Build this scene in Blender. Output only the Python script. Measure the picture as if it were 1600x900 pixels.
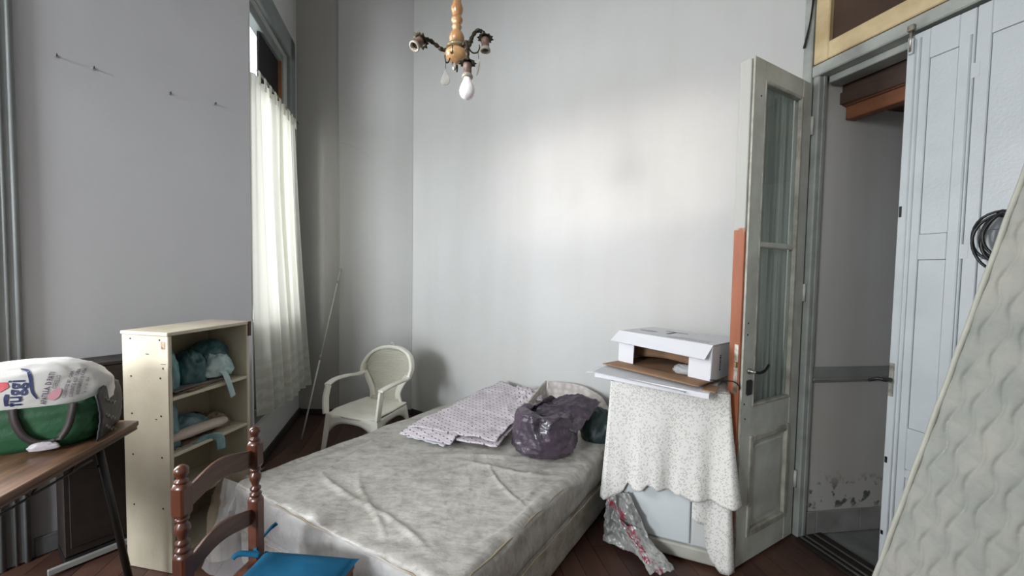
import bpy, bmesh, math, random
from mathutils import Vector, Matrix, noise
from mathutils.bvhtree import BVHTree
for o in list(bpy.data.objects): bpy.data.objects.remove(o, do_unlink=True)
SC = bpy.context.scene
COL = SC.collection
R = math.radians
random.seed(7)

# ------------------------------------------------------------------ camera
cd = bpy.data.cameras.new('camera'); cam = bpy.data.objects.new('camera', cd); COL.objects.link(cam)
cd.sensor_width = 36.0; cd.lens = 625.66 / 1600 * 36.0; cd.clip_start = 0.05; cd.clip_end = 200
cam.matrix_world = Matrix.Translation((0, 0, 1.55)) @ Matrix.Rotation(R(90 - 2.491), 4, 'X') @ Matrix.Rotation(R(0.938), 4, 'Z')
SC.camera = cam
# ------------------------------------------------------------------ world, light, exposure
SC.view_settings.view_transform = 'Standard'; SC.view_settings.look = 'None'
SC.view_settings.exposure = 0.05; SC.view_settings.gamma = 1.0; SC.view_settings.use_curve_mapping = False
SC.cycles.max_bounces = 10; SC.cycles.diffuse_bounces = 6; SC.cycles.transparent_max_bounces = 12
SC.cycles.caustics_reflective = False; SC.cycles.caustics_refractive = False
W = bpy.data.worlds.new('sky'); SC.world = W; W.use_nodes = True
bg = W.node_tree.nodes['Background']; bg.inputs[0].default_value = (0.86, 0.93, 1.0, 1); bg.inputs[1].default_value = 2.2

def hd(h): return Vector((math.sin(R(h)), math.cos(R(h)), 0))
def area(name, loc, direction, sx, sy, power, col, spread=180):
    l = bpy.data.lights.new(name, 'AREA'); l.shape = 'RECTANGLE'; l.size = sx; l.size_y = sy; l.energy = power; l.color = col
    l.spread = R(spread)
    o = bpy.data.objects.new(name, l); COL.objects.link(o)
    o.location = loc; o.rotation_euler = Vector(direction).to_track_quat('-Z', 'Y').to_euler(); return o
C0 = Vector((-1.913, 2.933, 0))          # outer corner between left wall and window wall
LH = 33.47; LD = hd(LH); LN = Vector((LD.y, -LD.x, 0))     # left wall heading, its normal into the room
# daylight falling through the tall window in the left wall (the light stands outside its opening)
_wc = C0 - LD * 1.80 - LN * 0.32
area('daylight_tall_window', (_wc.x, _wc.y, 2.22), LN * 1.0 + LD * 0.10 + Vector((0, 0, -.05)), 1.15, 2.3, 195, (0.98, 0.985, 1.0))
_wc2 = Vector((-2.05, 3.5, 0)) + Vector((-.97, -.25, 0)) * 0.45
area('daylight_curtain_window', (_wc2.x, _wc2.y, 2.1), (.97, .25, -.02), 0.9, 2.0, 15, (1.0, 0.99, 0.95))
# added light, shining in through the unseen added door behind the camera
area('added_rear_light', (-4.05, -3.72, 2.85), (.516, .857, -.16), 2.0, 1.4, 545, (0.90, 0.955, 1.0))
# added warm beam for the bright wall patch, aimed through that door's transom
area('added_patch_light', (-5.75, -4.95, 3.21), (.647, .757, -.09), 2.2, 0.4, 4.6, (1.0, 0.93, 0.80), 14)

# ------------------------------------------------------------------ helpers
class MB:
    def __init__(s): s.v = []; s.f = []
    def add(s, vs, fs, M=None):
        b = len(s.v)
        for v in vs:
            v = Vector(v); s.v.append(tuple(M @ v) if M else tuple(v))
        for f in fs: s.f.append(tuple(b + i for i in f))
        return s
    def box(s, x0, x1, y0, y1, z0, z1, M=None):
        return s.add([(x0,y0,z0),(x1,y0,z0),(x1,y1,z0),(x0,y1,z0),(x0,y0,z1),(x1,y0,z1),(x1,y1,z1),(x0,y1,z1)],
                     [(0,3,2,1),(4,5,6,7),(0,1,5,4),(1,2,6,5),(2,3,7,6),(3,0,4,7)], M)
    def bar(s, p, q, w, h, up=(0,0,1)):
        p, q = Vector(p), Vector(q); d = (q - p); L = d.length; d.normalize()
        u = Vector(up)
        if abs(d.dot(u)) > .99: u = Vector((0,1,0))
        x = d.cross(u).normalized(); y = x.cross(d)
        M = Matrix((x, y, d)).transposed().to_4x4(); M.translation = p
        return s.box(-w/2, w/2, -h/2, h/2, 0, L, M)
    def prism(s, pts, z0, z1, M=None):
        n = len(pts)
        vs = [(p[0], p[1], z0) for p in pts] + [(p[0], p[1], z1) for p in pts]
        fs = [tuple(range(n-1, -1, -1)), tuple(range(n, 2*n))] + [(i, (i+1) % n, n + (i+1) % n, n + i) for i in range(n)]
        return s.add(vs, fs, M)
    def tube(s, path, r, n=8, caps=True):
        P = [Vector(p) for p in path]; m = len(P)
        rs = r if isinstance(r, (list, tuple)) else [r] * m
        vs = []; T0 = (P[1] - P[0]).normalized()
        u = T0.orthogonal().normalized()
        for i in range(m):
            T = (P[min(i+1, m-1)] - P[max(i-1, 0)]).normalized()
            u = (u - T * u.dot(T)).normalized(); w = T.cross(u)
            for k in range(n):
                a = 2 * math.pi * k / n
                vs.append(P[i] + (u * math.cos(a) + w * math.sin(a)) * rs[i])
        fs = [(i*n + k, i*n + (k+1) % n, (i+1)*n + (k+1) % n, (i+1)*n + k) for i in range(m-1) for k in range(n)]
        if caps: fs += [tuple(range(n-1, -1, -1)), tuple(range((m-1)*n, m*n))]
        return s.add(vs, fs)
    def lathe(s, prof, n=16, M=None, cap=True):
        vs = []; m = len(prof)
        for r, z in prof:
            for k in range(n):
                a = 2 * math.pi * k / n; vs.append((r*math.cos(a), r*math.sin(a), z))
        fs = [(i*n + k, i*n + (k+1) % n, (i+1)*n + (k+1) % n, (i+1)*n + k) for i in range(m-1) for k in range(n)]
        if cap: fs += [tuple(range(n-1, -1, -1)), tuple(range((m-1)*n, m*n))]
        return s.add(vs, fs, M)
    def grid(s, fn, nu, nv, cu=False):
        vs = [fn(i/(nu if cu else nu-1), j/(nv-1)) for j in range(nv) for i in range(nu)]
        fs = []
        for j in range(nv-1):
            for i in range(nu if cu else nu-1):
                k = (i+1) % nu
                fs.append((j*nu+i, j*nu+k, (j+1)*nu+k, (j+1)*nu+i))
        return s.add(vs, fs)
    def build(s, name, mat, parent=None, smooth=False, bevel=0, solid=0, sub=0, seg=1, M=None):
        me = bpy.data.meshes.new(name); me.from_pydata(s.v, [], s.f); me.update()
        bm = bmesh.new(); bm.from_mesh(me); bmesh.ops.recalc_face_normals(bm, faces=bm.faces); bm.to_mesh(me); bm.free()
        me.materials.append(mat)
        if smooth:
            for p in me.polygons: p.use_smooth = True
        o = bpy.data.objects.new(name, me); COL.objects.link(o)
        if parent: o.parent = parent
        if M: o.matrix_local = M
        if solid:
            m = o.modifiers.new('solid', 'SOLIDIFY'); m.thickness = solid; m.offset = 0
        if bevel:
            m = o.modifiers.new('bevel', 'BEVEL'); m.width = bevel; m.segments = seg; m.limit_method = 'ANGLE'
        if sub:
            m = o.modifiers.new('sub', 'SUBSURF'); m.levels = sub; m.render_levels = sub
        return o
def box(x0, x1, y0, y1, z0, z1): return MB().box(x0, x1, y0, y1, z0, z1)
def tag(o, label, cat, group=None, kind=None):
    o['label'] = label; o['category'] = cat
    if group: o['group'] = group
    if kind: o['kind'] = kind
    return o
def thing(name, label, cat, loc=(0,0,0), rz=0, group=None, kind=None):
    o = bpy.data.objects.new(name, None); o.empty_display_size = .1; COL.objects.link(o)
    o.location = loc; o.rotation_euler = (0, 0, rz)
    return tag(o, label, cat, group, kind)
def fbm(p, oct=4, f=1.0):
    a = 0; w = 1
    for i in range(oct):
        a += w * noise.noise(Vector(p) * f); f *= 2.03; w *= .5
    return a
def ridge(p, oct=4, f=1.0):
    a = 0; w = 1
    for i in range(oct):
        a += w * (1 - 2 * abs(noise.noise(Vector(p) * f))); f *= 2.03; w *= .5
    return a
def lerp(a, b, t): return a + (b - a) * t
def interp(x, pts):
    if x <= pts[0][0]: return pts[0][1]
    for (a, b), (c, d) in zip(pts, pts[1:]):
        if x <= c: return b + (d - b) * (x - a) / (c - a)
    return pts[-1][1]
def smooth_path(pts, n=6):
    P = [Vector(p) for p in pts]; out = []
    for i in range(len(P) - 1):
        p0 = P[max(i-1, 0)]; p1 = P[i]; p2 = P[i+1]; p3 = P[min(i+2, len(P)-1)]
        for k in range(n):
            t = k / n
            out.append(.5 * ((2*p1) + (p2-p0)*t + (2*p0-5*p1+4*p2-p3)*t*t + (3*p1-p0-3*p2+p3)*t**3))
    out.append(P[-1]); return out

# ------------------------------------------------------------------ materials
MATS = {}
class NT:
    def __init__(s, name):
        s.m = bpy.data.materials.new(name); s.m.use_nodes = True; s.t = s.m.node_tree; s.n = s.t.nodes; s.l = s.t.links
        s.b = s.n['Principled BSDF']; s.out = s.n['Material Output']
        s.tc = s.n.new('ShaderNodeTexCoord')
    def mapping(s, scale=(1,1,1), coord='Object', rot=(0,0,0)):
        m = s.n.new('ShaderNodeMapping'); m.inputs['Scale'].default_value = scale; m.inputs['Rotation'].default_value = rot
        s.l.new(s.tc.outputs[coord], m.inputs[0]); return m.outputs[0]
    def noise(s, scale, detail=4, vec=None, rough=.55):
        n = s.n.new('ShaderNodeTexNoise'); n.inputs['Scale'].default_value = scale; n.inputs['Detail'].default_value = detail
        n.inputs['Roughness'].default_value = rough
        s.l.new(vec if vec else s.tc.outputs['Object'], n.inputs['Vector']); return n.outputs['Fac']
    def ramp(s, fac, stops):
        r = s.n.new('ShaderNodeValToRGB'); e = r.color_ramp.elements
        e[0].position, e[0].color = stops[0][0], (*stops[0][1], 1)
        e[1].position, e[1].color = stops[-1][0], (*stops[-1][1], 1)
        for p, c in stops[1:-1]:
            x = e.new(p); x.color = (*c, 1)
        s.l.new(fac, r.inputs[0]); return r.outputs[0]
    def mix(s, fac, a, b, blend='MIX'):
        m = s.n.new('ShaderNodeMix'); m.data_type = 'RGBA'; m.blend_type = blend
        for sock, v in ((m.inputs[0], fac), (m.inputs[6], a), (m.inputs[7], b)):
            if hasattr(v, 'is_linked'): s.l.new(v, sock)
            elif isinstance(v, (int, float)): sock.default_value = v
            else: sock.default_value = (*v, 1)
        return m.outputs[2]
    def math(s, op, a, b=0.0, c=None):
        m = s.n.new('ShaderNodeMath'); m.operation = op
        for sock, v in zip(m.inputs, (a, b, c)):
            if v is None: continue
            if hasattr(v, 'is_linked'): s.l.new(v, sock)
            else: sock.default_value = v
        return m.outputs[0]
    def sep(s, vec=None):
        x = s.n.new('ShaderNodeSeparateXYZ'); s.l.new(vec if vec else s.tc.outputs['Object'], x.inputs[0]); return x.outputs
    def bump(s, h, strength=.3, dist=.01):
        b = s.n.new('ShaderNodeBump'); b.inputs['Strength'].default_value = strength; b.inputs['Distance'].default_value = dist
        s.l.new(h, b.inputs['Height']); s.l.new(b.outputs[0], s.b.inputs['Normal'])
    def col(s, v):
        if hasattr(v, 'is_linked'): s.l.new(v, s.b.inputs['Base Color'])
        else: s.b.inputs['Base Color'].default_value = (*v, 1)
    def set(s, **k):
        for a, v in k.items(): s.b.inputs[a.replace('_', ' ')].default_value = v
        return s
def srgb(r, g, b):
    f = lambda c: (c/255/12.92) if c/255 <= .04045 else ((c/255 + .055)/1.055)**2.4
    return (f(r), f(g), f(b))
def mat(name, col, rough=.6, var=.12, scale=4, bump=0, bscale=40, metal=0, col2=None, coat=0, alpha=1, stretch=(1,1,1), trans=0, spec=.5, thr=(.35,.65)):
    if name in MATS: return MATS[name]
    t = NT(name); c2 = col2 or tuple(c * (1 - var) for c in col)
    v = t.mapping(stretch)
    f = t.noise(scale, 5, v)
    t.col(t.ramp(f, [(thr[0], c2), (thr[1], col)]))
    t.set(Roughness=rough, Metallic=metal, Coat_Weight=coat, Alpha=alpha, Transmission_Weight=trans, Specular_IOR_Level=spec)
    if bump: t.bump(t.noise(bscale, 5, v), bump, .01)
    MATS[name] = t.m; return t.m

def plaster(name, base, tint, streak=.10, warm=None):
    t = NT(name)
    big = t.noise(.9, 4); med = t.noise(4, 5); st = t.noise(2.2, 4, t.mapping((2.0, 2.0, .22)))
    c = t.mix(t.ramp(big, [(.3, (0,0,0)), (.7, (1,1,1))]), base, tint)
    c = t.mix(t.math('MULTIPLY', t.ramp(st, [(.42, (0,0,0)), (.75, (1,1,1))]), streak * 2.2), c, tuple(x*.8 for x in tint))
    c = t.mix(t.math('MULTIPLY', t.ramp(med, [(.60, (0,0,0)), (.8, (1,1,1))]), .22), c, tuple(x*.82 for x in base))
    t.col(c); t.set(Roughness=.75, Specular_IOR_Level=.25)
    t.bump(t.math('ADD', t.noise(3, 3), t.math('MULTIPLY', t.noise(45, 4), .12)), .22, .02)
    return t.m
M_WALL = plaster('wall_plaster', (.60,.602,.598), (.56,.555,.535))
M_WALL_SHADED = plaster('wall_plaster_shaded', (.45,.44,.455), (.425,.42,.425), .04)  # same plaster in a darker tone: the left wall's shade is painted in
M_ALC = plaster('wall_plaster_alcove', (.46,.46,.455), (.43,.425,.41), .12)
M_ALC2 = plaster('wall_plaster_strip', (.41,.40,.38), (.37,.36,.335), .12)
def damp(m):
    nt = m.node_tree; pb = nt.nodes['Principled BSDF']; src = pb.inputs['Base Color'].links[0].from_socket
    tc = nt.nodes.new('ShaderNodeTexCoord'); sp = nt.nodes.new('ShaderNodeSeparateXYZ'); nt.links.new(tc.outputs['Object'], sp.inputs[0])
    def ramp(f, stops):
        r = nt.nodes.new('ShaderNodeValToRGB'); e = r.color_ramp.elements; e[0].position, e[0].color = stops[0]; e[1].position, e[1].color = stops[-1]
        for p, c in stops[1:-1]: x = e.new(p); x.color = c
        nt.links.new(f, r.inputs[0]); return r.outputs[0]
    k0, k1 = (0,0,0,1), (1,1,1,1)
    band = ramp(sp.outputs[2], [(.13, k0), (.17, k1), (.24, k1), (.38, k0)])
    nz = nt.nodes.new('ShaderNodeTexNoise'); nz.inputs['Scale'].default_value = 14; nz.inputs['Detail'].default_value = 5; nt.links.new(tc.outputs['Object'], nz.inputs['Vector'])
    sp2 = ramp(nz.outputs['Fac'], [(.54, k0), (.60, k1)])
    mu = nt.nodes.new('ShaderNodeMath'); mu.operation = 'MULTIPLY'; nt.links.new(band, mu.inputs[0]); nt.links.new(sp2, mu.inputs[1])
    mx = nt.nodes.new('ShaderNodeMix'); mx.data_type = 'RGBA'; nt.links.new(mu.outputs[0], mx.inputs[0]); nt.links.new(src, mx.inputs[6]); mx.inputs[7].default_value = (.10,.11,.085,1)
    nt.links.new(mx.outputs[2], pb.inputs['Base Color'])
M_CEIL = mat('ceiling_plaster', (.62,.62,.61), .9)
M_HALLW = plaster('hall_plaster', (.58,.57,.56), (.50,.47,.43), .2)
damp(M_HALLW)
M_GREYP = mat('grey_door_paint', srgb(198,204,206), .38, .07, 3, .12, 90, col2=srgb(186,192,196))
M_GREYD = mat('grey_green_door_paint', srgb(200,201,192), .40, .12, 5, .15, 70, col2=srgb(176,176,166))
M_TRIM = mat('grey_trim_paint', srgb(168,172,166), .45, .15, 6, .1, 60, col2=srgb(140,143,138))
M_CREAM = mat('cream_trim_paint', srgb(206,186,146), .5, .15, 6, .2, 60, col2=srgb(180,158,116))
def wood(name, a, b, rough=.5, scale=14, stretch=(1, .08, 1), bump=.15, coat=0):
    t = NT(name); v = t.mapping(stretch)
    n = t.noise(scale, 6, v, .65); g = t.noise(scale*5, 3, v)
    c = t.ramp(n, [(.3, a), (.7, b)]); c = t.mix(t.math('MULTIPLY', g, .35), c, tuple(x*.55 for x in a))
    t.col(c); t.set(Roughness=rough, Coat_Weight=coat); t.bump(n, bump, .004); return t.m
M_PLANK = [wood('floor_plank_%d' % i, a, b, .42, 6, (1, .10, 1)) for i, (a, b) in enumerate([((0.051,0.024,0.017),(0.105,0.048,0.034)), ((0.037,0.019,0.015),(0.082,0.039,0.029)), ((0.068,0.032,0.022),(0.128,0.061,0.043))])]
M_DARKW = wood('dark_wood', (.012,.008,.007), (.03,.018,.014), .5)
M_HBEAM = wood('orange_beam_wood', (.16,.055,.022), (.30,.11,.045), .6, 10, (1,.1,1))
M_HBOARD = wood('dark_brown_board', (.05,.026,.017), (.10,.055,.036), .7, 10, (1,.1,1))
M_REDW = wood('stripped_red_wood', (.30,.085,.035), (.46,.15,.07), .6, 9, (1,1,.1))
M_BLACK = mat('black_metal', (.012,.012,.013), .4, .2)
M_IRON = mat('dark_iron', (.03,.028,.026), .45, .3, 20, metal=.7)
M_STEEL = mat('worn_steel', (.55,.53,.48), .38, .3, 25, metal=.9, col2=(.25,.2,.14))
M_NICKEL = mat('aged_nickel', (.5,.49,.46), .3, .3, 20, metal=1)
def thin_glass(name, tint=(1,1,1), gl=.08, rough=.05):
    t = NT(name); n = t.n; tr = n.new('ShaderNodeBsdfTransparent'); tr.inputs[0].default_value = (*tint, 1)
    g = n.new('ShaderNodeBsdfGlossy'); g.inputs['Roughness'].default_value = rough
    fr = n.new('ShaderNodeFresnel'); fr.inputs[0].default_value = 1.45
    mx = n.new('ShaderNodeMixShader'); ge = n.new('ShaderNodeNewGeometry')
    t.l.new(t.math('MULTIPLY', t.math('ADD', fr.outputs[0], gl), t.math('SUBTRACT', 1.0, ge.outputs['Backfacing'])), mx.inputs[0])
    t.l.new(tr.outputs[0], mx.inputs[1]); t.l.new(g.outputs[0], mx.inputs[2]); t.l.new(mx.outputs[0], t.out.inputs[0]); return t.m
M_GLASS = thin_glass('clear_glass', gl=.0)

# ------------------------------------------------------------------ room shell
CEIL = 4.9; T = .16
C1 = Vector((-2.228, 4.164, 0)); C2 = Vector((-1.789, 4.172, 0)); C3 = Vector((-1.047, 4.198, 0)); CR = Vector((1.687, 2.390, 0))
RE = Vector((.267, -.964, 0)).normalized()          # right wall, running towards the camera
RP = Vector((1.705, 2.326, 0))
LB = C0 - LD * 4.6                                   # far end of left wall behind the camera
RB = RP + RE * 4.2
def wallframe(P, Q):
    """local x runs from P to Q, local +y points to the left of it, z up"""
    d = (Q - P).normalized(); y = Vector((-d.y, d.x, 0))
    M = Matrix((d, y, Vector((0,0,1)))).transposed().to_4x4(); M.translation = P; return M, (Q - P).length
def struct(name, mb, m, label, cat, M=None, **k):
    o = mb.build(name, m, None, M=M, **k); tag(o, label, cat, kind='structure'); return o
M_left, L_left = wallframe(C0, LB)          # room lies on +y side (left of C0->LB)
# opening s 1.17..2.37
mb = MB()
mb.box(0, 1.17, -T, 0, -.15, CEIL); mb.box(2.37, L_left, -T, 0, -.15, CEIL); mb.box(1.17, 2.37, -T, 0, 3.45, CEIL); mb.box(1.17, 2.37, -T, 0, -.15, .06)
wl = struct('wall_left', mb, M_WALL_SHADED, 'plain plaster wall with nail holes behind the bookshelf', 'wall', M_left)
M_win, L_win = wallframe(C1, C0)            # x from far corner to near corner, room on +y? (checked below)
WX0, WX1 = .33, L_win - .03                 # window opening along that wall
mb = MB()
mb.box(-.02, WX0, -T, 0, -.15, CEIL); mb.box(WX1, L_win, -T, 0, -.15, CEIL); mb.box(WX0, WX1, -T, 0, 3.52, CEIL); mb.box(WX0, WX1, -T, 0, -.15, .32)
struct('wall_window_side', mb, M_WALL, 'narrow plaster wall that holds the curtained window', 'wall', M_win)
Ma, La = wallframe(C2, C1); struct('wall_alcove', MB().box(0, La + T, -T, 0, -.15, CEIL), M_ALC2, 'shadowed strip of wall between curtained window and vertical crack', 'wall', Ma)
Mb, Lb = wallframe(C3 + Vector((0, -.004, 0)), C2 + Vector((0, -.030, 0)))
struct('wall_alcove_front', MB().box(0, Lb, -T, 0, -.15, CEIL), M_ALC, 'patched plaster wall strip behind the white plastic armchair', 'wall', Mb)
Mm, Lm = wallframe(CR, C3); struct('wall_back', MB().box(-.02, Lm + .02, -T, 0, -.15, CEIL), M_WALL, 'large white plaster wall behind the bed', 'wall', Mm)
Mr, Lr = wallframe(RB, RP - RE * .066)      # local x towards the far corner
def rt(t): return Lr - .066 - t             # t measured from the door frame foot towards the camera
OT0, OT1 = .03, 1.04                        # doorway along t
mb = MB()
mb.box(0, rt(OT1), -T, 0, -.15, CEIL); mb.box(rt(OT1), Lr, -T, 0, 3.55, CEIL)
struct('wall_right', mb, M_WALL, 'plaster wall around the tall doorway on the right', 'wall', Mr)
Mk, Lk = wallframe(LB, RB); PX0, PX1 = .55, 2.72          # added door opening along the rear wall
_rw = MB(); _rw.box(-T, PX0, -T, 0, -.15, CEIL); _rw.box(PX1, Lk + T, -T, 0, -.15, CEIL); _rw.box(PX0, PX1, -T, 0, 3.05, CEIL)
struct('wall_rear', _rw, M_WALL, 'plaster wall behind the camera', 'wall', Mk)
poly = [LB, C0, C1, C2, C3, CR, RB]
mb = MB(); mb.prism([(p.x, p.y) for p in reversed(poly)], CEIL, CEIL + .12)
struct('ceiling', mb, M_CEIL, 'high plain plaster ceiling above the room', 'ceiling')
mb = MB(); mb.prism([(p.x, p.y) for p in reversed(poly)], -.15, -.02)
floor = struct('floor', mb, M_DARKW, 'dark brown plank floor of the bedroom', 'floor')
# floor planks: strips parallel to heading PH, cut to the room outline
PH = -12; pd = hd(PH); pn = Vector((pd.y, -pd.x, 0))
def clip(pts, n, c):
    out = []
    for i in range(len(pts)):
        a, b = pts[i], pts[(i+1) % len(pts)]; da, db = a.dot(n) - c, b.dot(n) - c
        if da >= 0: out.append(a)
        if (da >= 0) != (db >= 0): out.append(a + (b - a) * (da / (da - db)))
    return out
c0n = C0.dot(pn); PW = .115
pieceA = [C0, C1, C2, C3, CR, RB, LB + (RB - LB) * .0]
def strips(sign):
    k = 0
    while True:
        a = c0n + k * PW if sign > 0 else c0n - (k + 1) * PW
        b = a + PW; k += 1
        if k > 70: return
        yield a + .0012, b - .0012
def conv(sign):
    # convex part of the room on one side of the plank line through C0
    P = [Vector(p) for p in poly]
    if sign > 0:
        # rear crossing of that line
        d = RB - LB; t = (c0n - LB.dot(pn)) / d.dot(pn); X = LB + d * t
        return [C0, Vector((C0.x, 4.168, 0)), C2, C3, CR, RB, X], X
    d = RB - LB; t = (c0n - LB.dot(pn)) / d.dot(pn); X = LB + d * t
    return [LB, C0, X], X
for sign in (1, -1):
    pg, X = conv(sign)
    for a, b in strips(sign):
        q = clip(clip(pg, pn, a), -pn, -b)
        if len(q) < 3: continue
        s0 = min(p.dot(pd) for p in q); s1 = max(p.dot(pd) for p in q)
        cuts = [s0]; s = s0 + random.uniform(.6, 2.4)
        while s < s1 - .4: cuts.append(s); s += random.uniform(1.6, 2.6)
        cuts.append(s1)
        for u, w in zip(cuts, cuts[1:]):
            g = clip(clip(q, pd, u + .001), -pd, -(w - .001))
            if len(g) < 3: continue
            dz = random.uniform(-.0012, .0012)
            cx = sum((p for p in g), Vector()) / len(g)
            MBp = MB().prism([tuple((p - cx)[:2]) for p in g], -.02, dz - .0013)
            o = MBp.build('plank', random.choice(M_PLANK), floor); o.location = cx
# small triangle of floor in front of the curtained window
o = MB().prism([tuple(p[:2]) for p in (C0, Vector((C0.x, 4.168, 0)), C1)], -.02, -.001).build('plank', M_PLANK[1], floor)

# baseboards
M_BASE = mat('grimy_baseboard', (.035,.03,.028), .6, .4, 8)
struct('baseboard_window', MB().box(0, L_win, 0, .018, 0, .07), M_BASE, 'dark grimy skirting under the curtained window', 'baseboard', M_win, bevel=.004)
struct('baseboard_alcove', MB().box(0, La, 0, .016, 0, .06), M_BASE, 'dark skirting behind the leaning rod', 'baseboard', Ma, bevel=.004)
struct('baseboard_alcove_front', MB().box(0, Lb, 0, .016, 0, .06), M_BASE, 'dark skirting behind the plastic armchair', 'baseboard', Mb, bevel=.004)
struct('baseboard_back', MB().box(0, Lm, 0, .016, 0, .07), M_BASE, 'dark skirting behind the bed', 'baseboard', Mm, bevel=.004)
struct('baseboard_left', MB().box(0, 1.06, 0, .018, 0, .10), mat('skirting_grey', (.16,.16,.16), .6, .4, 8), 'grey skirting along the left wall behind the table', 'baseboard', M_left, bevel=.004)

_pe = MB().tube([(Lb, .002, z*.06 + .0) for z in range(0, 82)], [.0032 + .0015*math.sin(k*1.9) for k in range(82)], 6).build('trim_4', M_ALC, None, True)
_pe.matrix_world = Mb; tag(_pe, 'uneven plaster edge running up the wall beside the leaning rod', 'plaster edge', kind='structure')
# raised plaster patch ridges on the alcove wall and wall hooks
def onwall(M, x, z, y=0): return M @ Vector((x, y, z))
# four nails in the left wall, each with plug
M_PLUG = mat('nail_plug', (.32,.31,.30), .7)
for s, z, lab in ((.925, 2.64, 'nail in crumbled plaster, nearest the tall left window'), (.788, 2.634, 'second wall nail from the tall left window'),
             (.453, 2.622, 'third wall nail from the tall left window'), (.213, 2.643, 'wall nail nearest the curtained window')):
    n = thing('wall_nail', lab, 'nail', onwall(M_left, s, z), M_left.to_euler().z, 'nails in a row on the left wall')
    MB().lathe([(.010,-.001),(.009,.003),(.006,.005),(.003,.006)], 10, Matrix.Rotation(-math.pi/2, 4, 'X')).build('plaster_plug', M_PLUG, n, True)
    MB().tube([(0,.004,0),(.002,.030,-.006),(.003,.036,.004)], .0022, 6).build('nail_shank', M_IRON, n, True)
mb = MB()
for x, z in ((.03, 2.85), (.025, 2.40)): pass
_cp = [(.02*k, .0005, -.004*k - .0028*max(0,k-3)**1.6*.55 + .009*math.sin(k*2.3)) for k in range(15)]
c = MB().tube(smooth_path(_cp, 3), [.0035 + .0018*math.sin(i*1.7) for i in range(43)], 6).build('plaster_crack', M_ALC)
c.matrix_world = Mb @ Matrix.Translation((Lb - .03, .0, 2.82)) @ Matrix.Rotation(math.pi, 4, 'Z')
tag(c, 'raised ragged plaster crack on the wall strip above the plastic armchair', 'crack')

# ------------------------------------------------------------------ left tall window (window_1)
w1 = thing('window_1', 'tall window with grey moulded casing at the left edge', 'window', M_left.translation, M_left.to_euler().z, kind='structure')
M_CASE = mat('grey_casing_paint', srgb(118,121,120), .5, .15, 6, .1, 60)
for nm, x0, x1, z0, z1 in (('casing_side', 1.07, 1.17, 0, 3.55), ('casing_side', 2.37, 2.47, 0, 3.55), ('casing_head', 1.07, 2.47, 3.45, 3.57)):
    m = MB().box(x0, x1, -.02, .03, z0, z1)
    m.build(nm, M_CASE, w1, bevel=.006)
MB().tube([(1.165, .032, 0), (1.165, .032, 3.5)], .012, 8).build('casing_bead', M_CASE, w1, True)
MB().tube([(1.085, .030, 0), (1.085, .030, 3.5)], .010, 8).build('casing_bead', M_CASE, w1, True)
MB().tube([(1.12, .030, 0), (1.12, .030, 3.5)], .007, 8).build('casing_bead', M_CASE, w1, True)
M_SASH = mat('pale_sash_paint', srgb(210,214,208), .45, .08)
for x in (1.20, 1.77, 2.34): MB().box(x-.03, x+.03, -.12, -.07, .06, 3.45).build('sash_stile', M_SASH, w1, bevel=.004)
for z in (.12, 1.0, 2.45, 3.40): MB().box(1.17, 2.37, -.115, -.075, z-.04, z+.04).build('sash_rail', M_SASH, w1, bevel=.004)
for x0, x1 in ((1.23, 1.74), (1.80, 2.31)):
    MB().box(x0-.005, x1+.005, -.11, -.08, .155, .965).build('lower_panel', M_SASH, w1)
    for z0, z1 in ((1.04,2.41),(2.49,3.36)):
        MB().box(x0-.005, x1+.005, -.099, -.095, z0-.005, z1+.005).build('pane', M_GLASS, w1)

# ------------------------------------------------------------------ added glazed door, unseen behind the camera, shaped to let light in
w4 = thing('added_rear_door', 'added glazed door with transom, unseen behind the camera', 'door', Mk.translation, Mk.to_euler().z, kind='structure')
for x0, x1 in ((PX0, PX0+.05), (PX1-.05, PX1)): MB().box(x0, x1, -.12, .0, 0, 3.05).build('frame_stile', M_SASH, w4, bevel=.004)
for z0, z1 in ((0, .06), (2.42, 2.52), (3.0, 3.05)): MB().box(PX0+.05, PX1-.05, -.11, -.03, z0, z1).build('frame_rail', M_SASH, w4, bevel=.004)
MB().box((PX0+PX1)/2-.03, (PX0+PX1)/2+.03, -.10, -.04, .06, 2.42).build('meeting_stile', M_SASH, w4, bevel=.004)
for x0, x1 in ((PX0+.05, (PX0+PX1)/2-.03), ((PX0+PX1)/2+.03, PX1-.05)): (MB().box(x0, x1, -.072, -.068, 1.1, 2.42).build('pane', M_GLASS, w4), MB().box(x0, x1, -.09, -.05, .06, 1.1).build('lower_panel', M_SASH, w4, bevel=.004))
MB().box(PX0+.05, PX1-.05, -.072, -.068, 2.52, 3.0).build('pane', M_GLASS, w4)

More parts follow.
